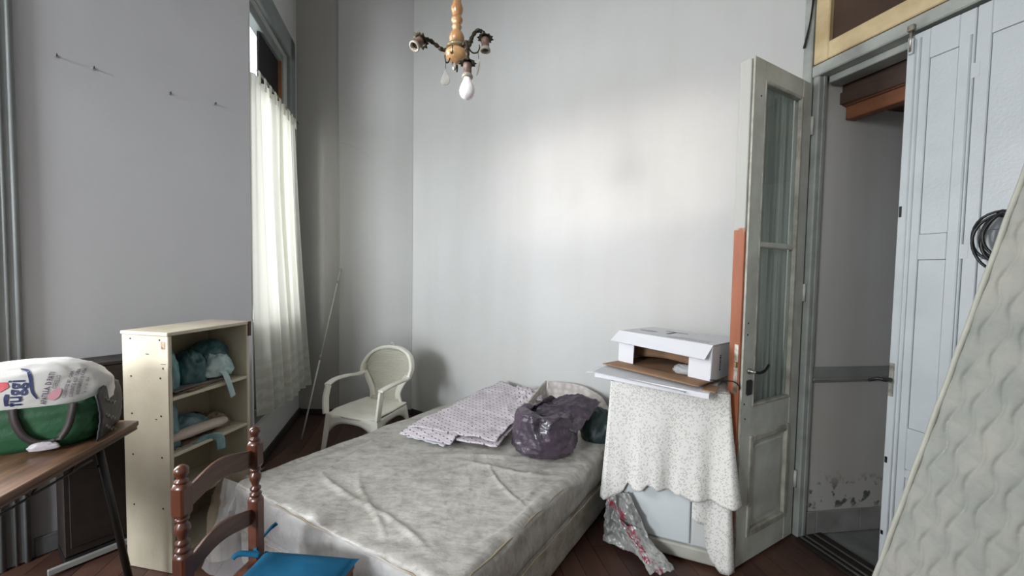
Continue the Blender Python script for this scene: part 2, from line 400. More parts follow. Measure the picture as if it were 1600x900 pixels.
# ------------------------------------------------------------------ curtained window (window_2)
w2 = thing('window_2', 'tall curtained window with grey frame and black transom pane', 'window', M_win.translation, M_win.to_euler().z, kind='structure')
M_FR2 = mat('grey_green_window_paint', srgb(128,134,132), .5, .15, 6, .1, 60)
for nm, x0, x1, z0, z1 in (('casing_side', WX0-.15, WX0, .30, 3.72), ('casing_head', WX0-.15, WX1, 3.52, 3.72)):
    MB().box(x0, x1, -.01, .035, z0, z1).build(nm, M_FR2, w2, bevel=.008)
for nm, x0, x1, z0, z1 in (('frame_stile', WX0, WX0+.06, .32, 3.52), ('frame_stile', WX1-.03, WX1, .32, 3.52), ('frame_head', WX0+.06, WX1-.03, 3.44, 3.52), ('transom_rail', WX0+.06, WX1-.03, 2.88, 2.97), ('frame_sill', WX0+.06, WX1-.03, .32, .42), ('middle_stile', (WX0+WX1)/2-.04, (WX0+WX1)/2+.04, .42, 2.88)):
    MB().box(x0, x1, -.11, -.03, z0, z1).build(nm, M_FR2, w2, bevel=.006)
MB().box(WX0+.06, WX1-.37, -.075, -.06, 2.97, 3.44).build('transom_board', mat('black_board', (.006,.006,.007), .6, .3), w2)
MB().box(WX0+.055, WX0+.07, -.058, -.028, 2.97, 3.44).build('reveal_strip', mat('orange_primer', (.30,.13,.06), .7), w2)
MB().box(WX1-.37, WX1-.03, -.070, -.066, 2.97, 3.44).build('pane', M_GLASS, w2)
for x0, x1 in ((WX0+.06, (WX0+WX1)/2-.04), ((WX0+WX1)/2+.04, WX1-.03)):
    MB().box(x0, x1, -.08, -.055, .42, 1.05).build('lower_panel', M_FR2, w2, bevel=.004)
    MB().box(x0, x1, -.11, -.03, 1.05, 1.12).build('sash_rail', M_FR2, w2, bevel=.004)
    MB().box(x0, x1, -.070, -.066, 1.12, 2.88).build('pane', M_GLASS, w2)
# curtains: sheer cotton with woven bands near the hem
t = NT('curtain_cloth'); n = t.n
z_ = t.sep()[2]; band = t.ramp(z_, [(.62, (1,1,1)), (.98, (0,0,0))])
wv = t.n.new('ShaderNodeTexWave'); wv.inputs['Scale'].default_value = 3.2; wv.bands_direction = 'Z'; wv.inputs['Distortion'].default_value = 3.5; wv.inputs['Detail'].default_value = 2; wv.inputs['Detail Scale'].default_value = 6
t.l.new(t.tc.outputs['Object'], wv.inputs[0])
pat = t.math('MULTIPLY', t.ramp(wv.outputs['Fac'], [(.35,(0,0,0)),(.6,(1,1,1))]), band)
ccol = t.mix(t.math('MULTIPLY', pat, .6), (.80,.79,.72), (.62,.61,.55))
df = n.new('ShaderNodeBsdfDiffuse'); tl = n.new('ShaderNodeBsdfTranslucent'); tp = n.new('ShaderNodeBsdfTransparent')
t.l.new(ccol, df.inputs[0]); t.l.new(ccol, tl.inputs[0])
m1 = n.new('ShaderNodeMixShader'); m1.inputs[0].default_value = .5; t.l.new(df.outputs[0], m1.inputs[1]); t.l.new(tl.outputs[0], m1.inputs[2])
m2 = n.new('ShaderNodeMixShader'); m2.inputs[0].default_value = .05; t.l.new(m1.outputs[0], m2.inputs[1]); t.l.new(tp.outputs[0], m2.inputs[2])
t.l.new(m2.outputs[0], t.out.inputs[0]); M_CURT = t.m
M_ROD = M_FR2
cur = thing('curtain', 'cream sheer curtain with woven bands hanging over the far window', 'curtain', M_win.translation, M_win.to_euler().z)
def curtain_panel(x0, x1, ztop, zb0, zb1, off0, off1, ph, folds):
    def fn(u, v):
        zt = ztop; zb = lerp(zb0, zb1, u)
        x = lerp(x0 + (.16*(1-v) if x0 < .5 else 0), x1, u)
        z = lerp(zt, zb, v)
        amp = lerp(.016, .034, v)
        y = lerp(off0, off1, v**1.6) * (1 if x0 < .5 else lerp(1, .35, u)) + amp * math.sin(u * folds * 6.283 + ph + .8*math.sin(v*2)) + .010 * math.sin(u*folds*2.7*6.283 + 2*ph) * (1-v*.4)
        xx = x + (.025 * math.sin(v*3 + ph)) * v + (u-.5)*.0
        return (xx, y, z)
    return MB().grid(fn, 70, 60)
curtain_panel(.20, .74, 2.95, .36, .44, .05, .13, .4, 2.6).build('curtain_panel', M_CURT, cur, True)
curtain_panel(.70, 1.27, 2.95, .40, .42, .05, .15, 2.0, 3.4).build('curtain_panel', M_CURT, cur, True)
MB().tube([(.20,.06,2.955),(1.28,.06,2.955)], .008, 8).build('curtain_rod', M_FR2, cur, True)
for i in range(9): MB().box(.31+i*.118, .345+i*.118, .068, .074, 2.86, 2.952).build('pleat_tape', M_CURT, cur)
# ------------------------------------------------------------------ doorway trim, transom, doors on the right wall
def mr(name, mb, m, parent, **k): return mb.build(name, m, parent, **k)
Mrz = Mr.to_euler().z
tr = thing('trim_1', 'grey door casing and lintel around the tall doorway', 'door frame', Mr.translation, Mrz, kind='structure')
# local: x = rt(t), y towards room
def bx(t0, t1, y0, y1, z0, z1): return MB().box(min(rt(t0), rt(t1)), max(rt(t0), rt(t1)), y0, y1, z0, z1)
bx(-.065, -.012, -.04, .022, 0, 3.60).build('casing', M_TRIM, tr, bevel=.006)
bx(-.012, .026, -.045, .004, 0, 2.68).build('jamb', M_TRIM, tr, bevel=.006)
bx(.026, .034, -.045, -.025, 0, 2.68).build('door_stop', M_TRIM, tr, bevel=.002)
bx(-.012, 1.06, -.16, .016, 2.672, 2.735).build('lintel', M_TRIM, tr, bevel=.006)
bx(.034, 1.04, -.16, -.055, 2.635, 2.672).build('lintel_stop', M_TRIM, tr, bevel=.004)
bx(1.04, 1.12, -.10, .02, 0, 3.6).build('casing', M_TRIM, tr, bevel=.006)
bx(-.012, 1.06, -.08, .016, 3.50, 3.60).build('casing_head', M_TRIM, tr, bevel=.006)
# threshold
th = thing('trim_2', 'worn dark wooden threshold with metal ridges in the doorway', 'threshold', Mr.translation, Mrz, kind='structure')
bx(.03, 1.04, -.17, .03, -.012, .012).build('threshold_board', M_DARKW, th, bevel=.004)
for y in (-.005, -.045, -.11): bx(.04, 1.03, y-.006, y+.006, .012, .020).build('threshold_ridge', mat('grey_ridge', (.10,.095,.09), .45), th, bevel=.002)
# transom window above the doorway
w3 = thing('window_3', 'cream framed transom window with dark pane above the doorway', 'window', Mr.translation, Mrz, kind='structure')
for nm, a, b, z0, z1 in (('frame_stile', -.008, .072, 2.742, 3.50), ('frame_stile', .98, 1.05, 2.742, 3.50), ('frame_rail', .072, .98, 2.742, 2.835), ('frame_rail', .072, .98, 3.42, 3.50)):
    bx(a, b, -.04, .012, z0, z1).build(nm, M_CREAM, w3, bevel=.005)
bx(.52, .55, -.03, -.005, 2.835, 3.42).build('glazing_bar', M_CREAM, w3, bevel=.003)
M_BROWNG = mat('dusty_brown_glass', (.085,.05,.033), .3, .4, 3, 0, coat=.3)
bx(.072, .52, -.022, -.017, 2.835, 3.42).build('pane', M_BROWNG, w3); bx(.55, .98, -.022, -.017, 2.835, 3.42).build('pane', M_BROWNG, w3)
hk = thing('transom_cord', 'dark looped cord hanging beside the transom frame', 'cord', Mr @ Vector((rt(-.03), .024, 2.86)), Mrz)
MB().tube(smooth_path([(-.03,.006,.30),(-.012,.008,.15),(.018,.006,.03),(.024,.008,0),(.012,.010,.02),(-.015,.010,.17),(-.02,.008,.30)], 6), .004, 6).build('cord_loop', M_IRON, hk, True)

# ---- open leaf (door_1): local x from free edge to hinge, +y = face turned to the camera side
DF = Vector((1.189, 2.029, 0)); DHg = Vector((1.684, 2.316, 0))
dd = (DHg - DF).normalized(); dW = (DHg - DF).length; da = math.atan2(dd.y, dd.x)
d1 = thing('door_1', 'open grey glazed door leaf with red stripped edge and lever handle', 'door', DF, da, kind='structure')
TH = .042        # leaf lies from y=0 (camera face is -y) to y=TH
def leafmb(x0, x1, y0, y1, z0, z1): return MB().box(x0, x1, y0, y1, z0, z1)
ZT = 2.635; ZB = .012
leafmb(.0, .098, 0, TH, ZB, ZT).build('stile', M_GREYD, d1, bevel=.004)
leafmb(dW-.098, dW, 0, TH, ZB, ZT).build('stile', M_GREYD, d1, bevel=.004)
for z0, z1 in ((ZB, .165), (.685, .86), (2.53, ZT)):
    leafmb(.098, dW-.098, .001, TH-.001, z0, z1).build('rail', M_GREYD, d1, bevel=.003)
leafmb(.098, dW-.098, .006, TH-.006, 1.692, 1.722).build('glazing_bar', M_GREYD, d1, bevel=.006)
# raised lower panel with moulding
M_MOULD = mat('worn_pale_moulding', srgb(186,184,172), .45, .2, 9, .2, 60, col2=srgb(140,136,124))
leafmb(.098, dW-.098, .014, TH-.008, .165, .685).build('lower_panel', M_GREYD, d1)
leafmb(.150, dW-.150, .006, .02, .215, .635).build('raised_field', M_GREYD, d1, bevel=.008)
for x0, x1, z0, z1 in ((.085,.118,.15,.70),(dW-.118,dW-.085,.15,.70)): leafmb(x0, x1, -.007, .015, z0, z1).build('panel_moulding', M_MOULD, d1, bevel=.006, seg=2)
for z0, z1 in ((.15,.185),(.665,.70)): leafmb(.118, dW-.118, -.007, .015, z0, z1).build('panel_moulding', M_MOULD, d1, bevel=.006, seg=2)
for x0, x1 in ((.094,.108),(dW-.112,dW-.094)): leafmb(x0, x1, -.003, .02, .85, 2.54).build('glazing_bead', M_MOULD, d1, bevel=.004)
for z0, z1 in ((.852,.868),(2.522,2.54)): leafmb(.108, dW-.112, -.003, .02, z0, z1).build('glazing_bead', M_MOULD, d1, bevel=.004)
M_DGLASS = thin_glass('door_glass', (.90,.93,.92), .0, .03)
leafmb(.098, dW-.098, .020, .023, .86, 1.692).build('pane', M_DGLASS, d1); leafmb(.098, dW-.098, .020, .023, 1.722, 2.53).build('pane', M_DGLASS, d1)
# pleated gauze behind the panes
_t = NT('grey_gauze'); _df = _t.n.new('ShaderNodeBsdfDiffuse'); _tl = _t.n.new('ShaderNodeBsdfTranslucent'); _c = _t.ramp(_t.noise(9, 4, _t.mapping((1,1,.08))), [(.3,(.25,.265,.25)),(.7,(.50,.52,.49))])
_t.l.new(_c, _df.inputs[0]); _t.l.new(_c, _tl.inputs[0]); _mx = _t.n.new('ShaderNodeMixShader'); _mx.inputs[0].default_value = .35; _t.l.new(_df.outputs[0], _mx.inputs[1]); _t.l.new(_tl.outputs[0], _mx.inputs[2]); _t.l.new(_mx.outputs[0], _t.out.inputs[0]); M_GAUZE = _t.m
def gz(u, v):
    return (lerp(.085, dW-.085, u), .050 + .010*math.sin(u*6.283*6.3+.6) + .005*math.sin(u*6.283*14), lerp(.84, 2.55, v))
MB().grid(gz, 90, 6).build('gauze_curtain', M_GAUZE, d1, True)
# free edge: rebate lip, painted on top, stripped to red wood below
t = NT('stripped_door_edge'); zz = t.sep()[2]
edge = t.math('ADD', zz, t.math('MULTIPLY', t.noise(9, 4), .18))
f = t.ramp(t.math('SUBTRACT', edge, 1.36), [(.49,(0,0,0)),(.50,(1,1,1))])
rw = t.ramp(t.noise(12, 5, t.mapping((1,1,.1))), [(.3,(.27,.075,.03)),(.7,(.45,.15,.07))])
t.col(t.mix(f, rw, srgb(176,176,170))); t.set(Roughness=.55); M_EDGE = t.m
leafmb(-.014, 0, .012, TH+.028, ZB+.01, ZT-.01).build('rebate_lip', M_EDGE, d1, bevel=.003)
leafmb(-.003, .0005, -.001, .012, ZB, ZT).build('edge_bead', M_MOULD, d1, bevel=.001)
# lock plate, latch, handles
leafmb(-.0165, -.0135, .018, .040, .93, 1.19).build('lock_plate', M_STEEL, d1, bevel=.001)
leafmb(-.026, -.013, .022, .036, 1.07, 1.10).build('latch_bolt', mat('brass_latch', (.4,.3,.14), .35, .3, 20, metal=.9), d1, bevel=.002)
def lever(parent, x, y, sgn, z, mt, mt2):
    h = MB().lathe([(.016,0),(.016,.006),(.009,.010),(.008,.032),(.011,.036)], 14, Matrix.Translation((x, y, z)) @ Matrix.Rotation(-sgn*math.pi/2, 4, 'X')).build('handle_rose', mt, parent, True)
    MB().tube(smooth_path([(x, y+sgn*.034, z),(x+.03, y+sgn*.040, z-.004),(x+.075, y+sgn*.042, z+.004),(x+.115, y+sgn*.038, z+.028)], 5), [.0075]*10+[.006]*6, 8).build('lever_handle', mt2, parent, True)
lever(d1, .052, 0, -1, 1.05, M_NICKEL, M_IRON)
leafmb(.030, .072, -.014, .001, .925, 1.005).build('lock_case', mat('black_lock_case', (.015,.013,.013), .45, .3), d1, bevel=.006)
lever(d1, .045, TH, 1, 1.05, M_NICKEL, M_IRON)
for z in (.35, 1.45, 2.40): MB().tube([(dW+.004, -.004, z-.05),(dW+.004, -.004, z+.05)], .008, 8).build('hinge', M_GREYD, d1, True)
for i, (x, z) in enumerate([(.03,1.30),(.022,.88),(.06,2.45),(.028,1.24),(.035,.80)]): MB().lathe([(.006,-.001),(.0045,.0015),(.001,.002)], 8, Matrix.Translation((x,0,z)) @ Matrix.Rotation(math.pi/2, 4, 'X')).build('paint_chip', M_IRON, d1)

# ---- closed folding leaves (door_2, door_3): panels recessed in stiles and rails
def shutter(name, label, t0, t1, first):
    d = thing(name, label, 'door', Mr.translation, Mrz, kind='structure')
    def B(a, b, y0, y1, z0, z1, nm, m=M_GREYP, **k): return bx(t0+a, t0+b, y0, y1, z0, z1).build(nm, m, d, **k)
    w = t1 - t0; sl = .086 if first else .046; sr = .052
    zr = [(.012,.12),(.66,.852),(1.629,1.743),(2.523,2.655)]
    B(.001, sl, -.035, .008, .012, 2.655, 'stile', bevel=.003); B(w-sr, w-.001, -.035, .008, .012, 2.655, 'stile', bevel=.003)
    for z0, z1 in zr: B(sl, w-sr, -.034, .0076, z0, z1, 'rail', bevel=.002)
    for (a, z0), (z1, b) in (((0,.12),(.66,0)), ((0,.852),(1.629,0)), ((0,1.743),(2.523,0))):
        B(sl+.0015, w-sr-.0015, -.03, .0035, z0+.0015, z1-.0015, 'panel', bevel=.001)
    # reeded lower panel
    for k in range(5):
        x = sl + .012 + k*(w-sl-sr-.024)/4
        MB().tube([(rt(t0+x), .004, .15),(rt(t0+x), .004, .60)], .006, 8).build('reed', M_GREYP, d, True)
    for z0, z1 in ((.125,.145),(.62,.655)): B(sl, w-sr, .0, .012, z0, z1, 'panel_moulding', bevel=.003)
    return d, B
d2, B2 = shutter('door_2', 'closed pale grey panelled shutter leaf with black lever beside the dark hallway', .435, .6697, True)
MB().tube([(rt(.435+.034), .008, .02),(rt(.435+.034), .008, 2.63)], .004, 8).build('astragal_bead', M_GREYP, d2, True)
MB().tube([(rt(.435+.052), .009, .02),(rt(.435+.052), .009, 2.63)], .004, 8).build('astragal_bead', M_GREYP, d2, True)
MB().tube([(rt(.435+.222), .009, .02),(rt(.435+.222), .009, 2.55)], .004, 8).build('astragal_bead', M_GREYP, d2, True)
MB().tube(smooth_path([(rt(.448), .012, 1.06),(rt(.446), .045, 1.06),(rt(.425), .060, 1.062),(rt(.39), .062, 1.045)], 5), [.010]*8+[.008]*8, 8).build('lever_handle', M_BLACK, d2, True)
B2(.004, .024, .006, .012, .98, 1.14, 'handle_plate', mat('chipped_plate', (.42,.42,.36), .5, .4, 30, col2=(.15,.14,.12)), bevel=.002)
B2(.010, .030, .006, .022, 2.57, 2.64, 'bolt_plate', M_GREYP, bevel=.003)
MB().tube([(rt(.455), .020, 2.58),(rt(.455), .020, 2.70)], .006, 8).build('slide_bolt', M_STEEL, d2, True)
B2(.008, .034, .016, .030, 2.672, 2.70, 'bolt_keeper', M_STEEL, bevel=.003)
for z, h in ((1.83,.05),(.655,.03),(.30,.02),(.10,.03)): B2(.006, .016, .0075, .011, z, z+h, 'latch_scar', M_IRON, bevel=.001)
d3, B3 = shutter('door_3', 'second closed pale grey shutter leaf, half hidden by the leaning mattress', .6703, 1.03, False)
for z in (1.66, 2.40, .55): B3(-.018, .018, .0076, .0088, z-.03, z+.03, 'hinge_plate', M_GREYP, bevel=.0005)
MB().lathe([(.012,0),(.010,.02),(.016,.035),(.012,.045)], 12, Matrix.Translation((rt(.795), .008, 1.80)) @ Matrix.Rotation(-math.pi/2, 4, 'X')).build('door_knob', M_BLACK, d3, True)
# cable coil hung on that knob
cb = thing('cable_coil', 'black cable coil hanging on the grey shutter behind the mattress', 'cable', Mr @ Vector((rt(.795), .035, 1.80)), Mrz)
for k, (rx, rz, dx, dz, y) in enumerate([(.085,.095,.0,-.085,.004),(.060,.085,-.005,-.088,.012),(.055,.095,-.01,-.10,.020),(.050,.080,-.012,-.085,.028),(.070,.105,.004,-.108,.016)]):
    pts = [(dx + rx*math.sin(a), y + .006*math.sin(3*a+k), dz + rz*math.cos(a)) for a in [2*math.pi*i/28 for i in range(29)]]
    MB().tube(pts, .0055, 6, False).build('cable_loop', M_BLACK, cb, True)

# ---- hallway seen through the doorway
H0 = Vector((1.742, 2.335, 0)); HD = hd(82.2); H1 = H0 + HD * 2.2
Mh, Lh = wallframe(H1, H0)
E_ = None
struct('wall_hall', MB().box(0, Lh + .02, -.1, 0, -.1, 2.9), M_HALLW, 'grey stained hallway wall seen through the doorway', 'wall', Mh)
struct('trim_3', MB().box(0, Lh-.02, 0, .020, .922, 1.012).box(0, Lh-.02, .0, .032, .935, .952), mat('grey_dado_rail', (.27,.275,.26), .5, .2), 'grey wooden dado rail along the hallway wall', 'rail', Mh, bevel=.005)
skh = tag(MB().box(0, Lh-.01, 0, .006, 0, .135).build('baseboard_hall', mat('tile_mortar', (.10,.10,.095), .8), None, M=Mh), 'stone tile skirting at the foot of the hallway wall', 'baseboard', kind='structure')
M_TSK = mat('stone_skirting', (.30,.29,.275), .5, .3, 7, .1)
x = .0
for wd in (.30,.30,.30,.30,.30,.30,.30,.12):
    if x + wd > Lh-.01: wd = Lh - .01 - x
    if wd > .03: MB().box(x+.002, x+wd-.002, .004, .014, .002, .140).build('tile', M_TSK, skh, bevel=.002)
    x += wd
far = RE * 1.0
Q0 = RP + Vector((.964, .267, 0)) * .17
hb = Q0 + RE * 1.6; hc = hb + Vector((.964,.267,0)) * 2.0
lim_n0 = Vector((.964, .267, 0))
fl2 = struct('floor_hall', MB().prism([tuple(p[:2]) for p in (hb - lim_n0*.1, hc, H1, H0 - HD*.03, RP - RE*.02 + lim_n0*.02)], -.12, -.012), mat('tile_grout', (.06,.06,.058), .8), 'grey marble tile floor of the hallway', 'floor')
M_TILE = mat('grey_marble_tile', (.26,.265,.265), .35, .3, 5, .03, 30, col2=(.17,.17,.168))
a0 = H0 + HD * .0; u_ = HD; v_ = Vector((HD.y, -HD.x, 0))
lim_n = Vector((.964, .267, 0)); lim_c = (RP + lim_n * .172).dot(lim_n)
for i in range(-1, 5):
    for j in range(0, 5):
        p = H0 + u_ * (.475 + (i-1)*.45) + v_ * (j*.45 + .004)
        q = [p + u_*.002 + v_*.002, p + u_*.448 + v_*.002, p + u_*.448 + v_*.448, p + u_*.002 + v_*.448]
        q = clip(q, lim_n, lim_c)
        if len(q) >= 3:
            c = sum(q, Vector()) / len(q)
            MB().prism([tuple((z - c)[:2]) for z in q], -.012, -.002).build('tile', M_TILE, fl2).location = c
Mh2, Lh2 = wallframe(hc, H1); struct('wall_hall_far', MB().box(-.6, Lh2+.1, -.1, 0, 0, 2.9), M_HALLW, 'far wall of the dark hallway', 'wall', Mh2)
Mh3, Lh3 = wallframe(hb, hc); struct('wall_hall_near', MB().box(-.1, Lh3-.55, -.1, 0, 0, 2.9), M_HALLW, 'near side wall of the hallway hidden by the shutters', 'wall', Mh3)
lc = struct('ceiling_hall', MB().prism([tuple(p[:2]) for p in (hb + HD*.12, hc, H1, H0 + HD*.13)], 2.535, 2.60), M_HBOARD, 'low dark board ceiling of the hallway', 'ceiling')
for k in range(7):
    a = H0 + HD*(.16+k*.16) ; b = a + RE * 1.6
    MB().prism([tuple(p[:2]) for p in (a, a + HD*.152, b + HD*.152, b)], 2.522, 2.536).build('ceiling_board', M_HBOARD, lc, bevel=.002)
bm1 = MB().bar(H0 + HD*.20 + Vector((0,0,2.487)), H0 + HD*.20 + RE*1.5 + Vector((0,0,2.487)), .07, .075).build('roof_beam', M_HBEAM, None, bevel=.004)
tag(bm1, 'orange wooden beam under the hallway ceiling', 'beam')
bm2 = MB().bar(RP + lim_n*.195 - RE*.03 + Vector((0,0,2.60)), RP + lim_n*.195 + RE*1.1 + Vector((0,0,2.60)), .03, .14).build('header_board', M_HBOARD, None, bevel=.004)
tag(bm2, 'dark rough header board just behind the door lintel', 'board')
bm3 = MB().bar(RP + lim_n*.215 - RE*.03 + Vector((0,0,2.535)), RP + lim_n*.215 + RE*1.1 + Vector((0,0,2.535)), .05, .02).build('header_batten', M_HBEAM, None, bevel=.003)
tag(bm3, 'thin orange batten below the dark header board', 'batten')
wv2 = tag(MB().prism([tuple(p[:2]) for p in (RP + lim_n*.17, RP + lim_n*.17 + RE*1.2, RP + lim_n*1.5 + RE*1.2, RP + lim_n*1.5)], 2.84, 2.90).build('ceiling_loft', M_DARKW), 'dark loft deck closing the space behind the transom', 'ceiling', kind='structure')
# ------------------------------------------------------------------ soft shapes
def blob(c, r, seed, amp=.12, f=3.0, flat=.35, rid=0.0, nu=64, nv=40, pw=1.0, rot=0):
    """crumpled closed shape sitting on a flat base; returns MB"""
    def fn(u, v):
        a = u * 2 * math.pi; b = (v - .5) * math.pi
        d = Vector((math.cos(a)*math.cos(b), math.sin(a)*math.cos(b), math.sin(b)))
        s = lambda x: math.copysign(abs(x)**pw, x)
        p = Vector((s(d.x), s(d.y), s(d.z)))
        q = d * 1.0 + Vector((seed*3.7, seed*1.3, seed*2.1))
        k = 1 + amp * fbm(q, 3, f*.5) + rid * (ridge(q, 4, f) - .6)
        p = p * k
        z = p.z
        if z < -flat: z = -flat - (z + flat) * .04
        x, y = p.x * r[0], p.y * r[1]
        ca, sa = math.cos(rot), math.sin(rot)
        return (c[0] + x*ca - y*sa, c[1] + x*sa + y*ca, c[2] + (z + flat) * r[2])
    return MB().grid(fn, nu, nv, True)
def quadfn(q, u, v):
    a, b, c, d = [Vector(x) for x in q]      # a(0,0) b(1,0) c(1,1) d(0,1)
    return a*(1-u)*(1-v) + b*u*(1-v) + c*u*v + d*(1-u)*v
def rslab(q, z0, z1, r, n=40, rings=26, top=None, side=None, rc=.06):
    """cushiony slab over quad q (4 xy corners), rounded edges; top(x,y,k)->dz, side(p)->outward shift"""
    Q = [Vector((p[0], p[1], 0)) for p in q]; cen = sum(Q, Vector()) / 4
    per = []
    for i in range(4):
        p0, p1, p2 = Q[i-1], Q[i], Q[(i+1) % 4]
        d0 = (p0 - p1).normalized(); d1 = (p2 - p1).normalized()
        for k in range(6):
            t = k / 5; a = p1 + d0 * rc * (1-t)**2 + d1 * rc * t**2; per.append(a)
        L = (p2 - p1).length; m = max(4, int(n * L))
        for k in range(1, m): per.append(p1 + d1 * (rc + (L - 2*rc) * k / m))
    N = len(per); vs = []; nr = []
    for i in range(N):
        tg = (per[(i+1) % N] - per[i-1]); nn = Vector((tg.y, -tg.x, 0)).normalized()
        if nn.dot(per[i] - cen) < 0: nn = -nn
        nr.append(nn)
    prof = [(-r, z0), (-r*.3, z0 + r*.3), (0, z0 + r)]
    for k in range(1, 6): prof.append((0, lerp(z0 + r, z1 - r, k/6)))
    for k in range(0, 6):
        a = k / 5 * math.pi/2; prof.append((-r*(1-math.cos(a)), z1 - r + r*math.sin(a)))
    rows = 0
    for off, z in prof:
        for i in range(N):
            p = per[i] + nr[i] * off
            if side and off > -r*.8 : p = p + nr[i] * side(p, z)
            vs.append((p.x, p.y, z + (top(p.x, p.y) if top and z > (z0+z1)/2 + .02 else 0))); 
        rows += 1
    for k in range(1, rings):
        s = 1 - k / rings
        for i in range(N):
            p = cen + (per[i] - nr[i]*r - cen) * s
            vs.append((p.x, p.y, z1 + (top(p.x, p.y) if top else 0)))
        rows += 1
    fs = [(j*N+i, j*N+(i+1)%N, (j+1)*N+(i+1)%N, (j+1)*N+i) for j in range(rows-1) for i in range(N)]
    fs.append(tuple((rows-1)*N + i for i in range(N))); fs.append(tuple(N-1-i for i in range(N)))
    return MB().add(vs, fs)
def plastic(name, tint, op, rough=.12, coat=.8):
    t = NT(name); t.col(tint); t.set(Roughness=rough, Alpha=op, Coat_Weight=coat, Coat_Roughness=.08); 
    t.bump(t.noise(14, 4), .5, .02); return t.m

# ------------------------------------------------------------------ bed
FL = Vector((-1.424, 2.002, 0)); FR_ = Vector((-.19, 1.305, 0)); BR_ = Vector((.845, 2.80, 0)); BL_ = Vector((-.33, 3.58, 0))
BQ = [FL, FR_, BR_, BL_]
bed = thing('bed', 'low double bed with a dusty plastic-wrapped mattress on a fabric divan base', 'bed')
t = NT('dusty_mattress'); 
n1 = t.noise(9, 7, t.mapping((1,1.7,1), rot=(0,0,.5)), .68); n2 = t.noise(15, 6, t.mapping((1, 3.2, 1), rot=(0,0,.6)), .65)
c = t.ramp(n1, [(.34, srgb(150,147,140)), (.50, srgb(174,170,163)), (.66, srgb(188,185,178))])
c = t.mix(t.math('MULTIPLY', t.ramp(n2, [(.50,(0,0,0)),(.72,(1,1,1))]), .7), c, srgb(128,122,113))
ps_ = t.n.new('ShaderNodeVectorMath'); ps_.operation = 'DISTANCE'; mp_ = t.mapping((1,1,.55)); t.l.new(mp_, ps_.inputs[0]); ps_.inputs[1].default_value = (-.835, 1.665, .20)
st_ = t.ramp(t.math('ADD', ps_.outputs['Value'], t.math('MULTIPLY', t.noise(9,4), .10)), [(.09,(1,1,1)),(.15,(0,0,0))])
c = t.mix(t.math('MULTIPLY', st_, .75), c, srgb(78,68,58))
t.col(c); t.set(Roughness=.40, Coat_Weight=.35, Coat_Roughness=.25, Specular_IOR_Level=.4)
t.bump(t.math('ADD', t.noise(7, 5, t.mapping((1,2,1), rot=(0,0,.5)), .6), t.math('MULTIPLY', t.noise(40, 3), .2)), .45, .02); M_MATT = t.m
t = NT('dirty_mattress_side')
sd = t.noise(10, 6, None, .7)
c = t.ramp(sd, [(.30, srgb(128,118,104)), (.48, srgb(166,160,149)), (.68, srgb(190,186,177))]); t.col(c); t.set(Roughness=.5, Coat_Weight=.2, Coat_Roughness=.3)
t.bump(t.noise(9, 5, t.mapping((1,1,3))), .3, .02); M_MSIDE = t.m
def inq(p, u, v): return quadfn(BQ, u, v)
def fold(x, y, p, q, w, h):
    p, q = Vector((*p, 0)), Vector((*q, 0)); d = q - p; L = d.length; d /= L; r = Vector((x, y, 0)) - p
    s = r.dot(d)
    if s < -.1 or s > L + .1: return 0
    k = min(1, (s+.1)/.2, (L + .1 - s)/.2); e = (r - d*s).length
    return h * k * math.exp(-(e/w)**2)
FOLDS = [((-.95,2.1),(-.35,1.50),.022,.012), ((-1.15,2.2),(-.75,2.75),.03,.008), ((-1.0,2.0),(-.9,2.45),.025,.009), ((-.3,2.25),(.3,2.1),.03,.007), ((-.55,2.3),(.15,2.35),.035,.006),
         ((.1,2.1),(.28,2.3),.02,.010), ((.05,1.85),(.22,2.05),.018,.009), ((-.7,1.85),(-.2,2.2),.02,.006), ((-.15,1.55),(.25,2.0),.02,.007), ((-1.25,2.15),(-1.0,2.6),.022,.010), ((-.75,2.05),(-.55,1.6),.020,.012), ((-.35,1.75),(.05,2.2),.016,.006), ((-.1,2.2),(.1,1.8),.018,.008)]
def mtop(x, y):
    z = .012 * fbm((x, y, 3), 3, 2.2) + .0035 * ridge((x*1.6, y*.8, 9), 4, 4.5) 
    for p, q, w, h in FOLDS: z += fold(x + .03*math.sin(y*7), y + .03*math.sin(x*6+1), p, q, w*.62, h*.85)
    return z - .006
def mside(p, z): return .010 * fbm((p.x*2, p.y*2, z*5), 3, 2)
mt_ = rslab(BQ, .235, .455, .045, 80, 100, mtop, mside).build('mattress', M_MATT, bed, True)
IN = [FL + Vector((.03,.0,0)), FR_ + Vector((0,.03,0)), BR_ + Vector((-.03,0,0)), BL_ + Vector((0,-.03,0))]
rslab(IN, .018, .232, .02, 26, 3, None, lambda p, z: .004*fbm((p.x*3, p.y*3, z*4), 2, 2)).build('divan_base', M_MSIDE, bed, True)
M_PIPE = mat('tan_piping', srgb(170,156,134), .6, .2, 12)
def edge_path(a, b, z, out, n=30):
    d = (b - a).normalized(); nn = Vector((d.y, -d.x, 0))
    return [a + (b - a) * lerp(.04, .96, k/n) + nn*out + Vector((0,0,z + .004*math.sin(k*1.7) + .5*mtop(*(a + (b - a) * (k/n))[:2]))) for k in range(n+1)]
MB().tube(edge_path(FL, FR_, .436, -.012), .0042, 6).build('piping', M_PIPE, mt_, True)
MB().tube(edge_path(FR_, BR_, .436, -.012), .0042, 6).build('piping', M_PIPE, mt_, True)
MB().tube(edge_path(FR_, BR_, .245, .004), .0042, 6).build('piping', M_PIPE, mt_, True)
MB().tube(edge_path(FL, FR_, .245, .004), .0042, 6).build('piping', M_PIPE, mt_, True)
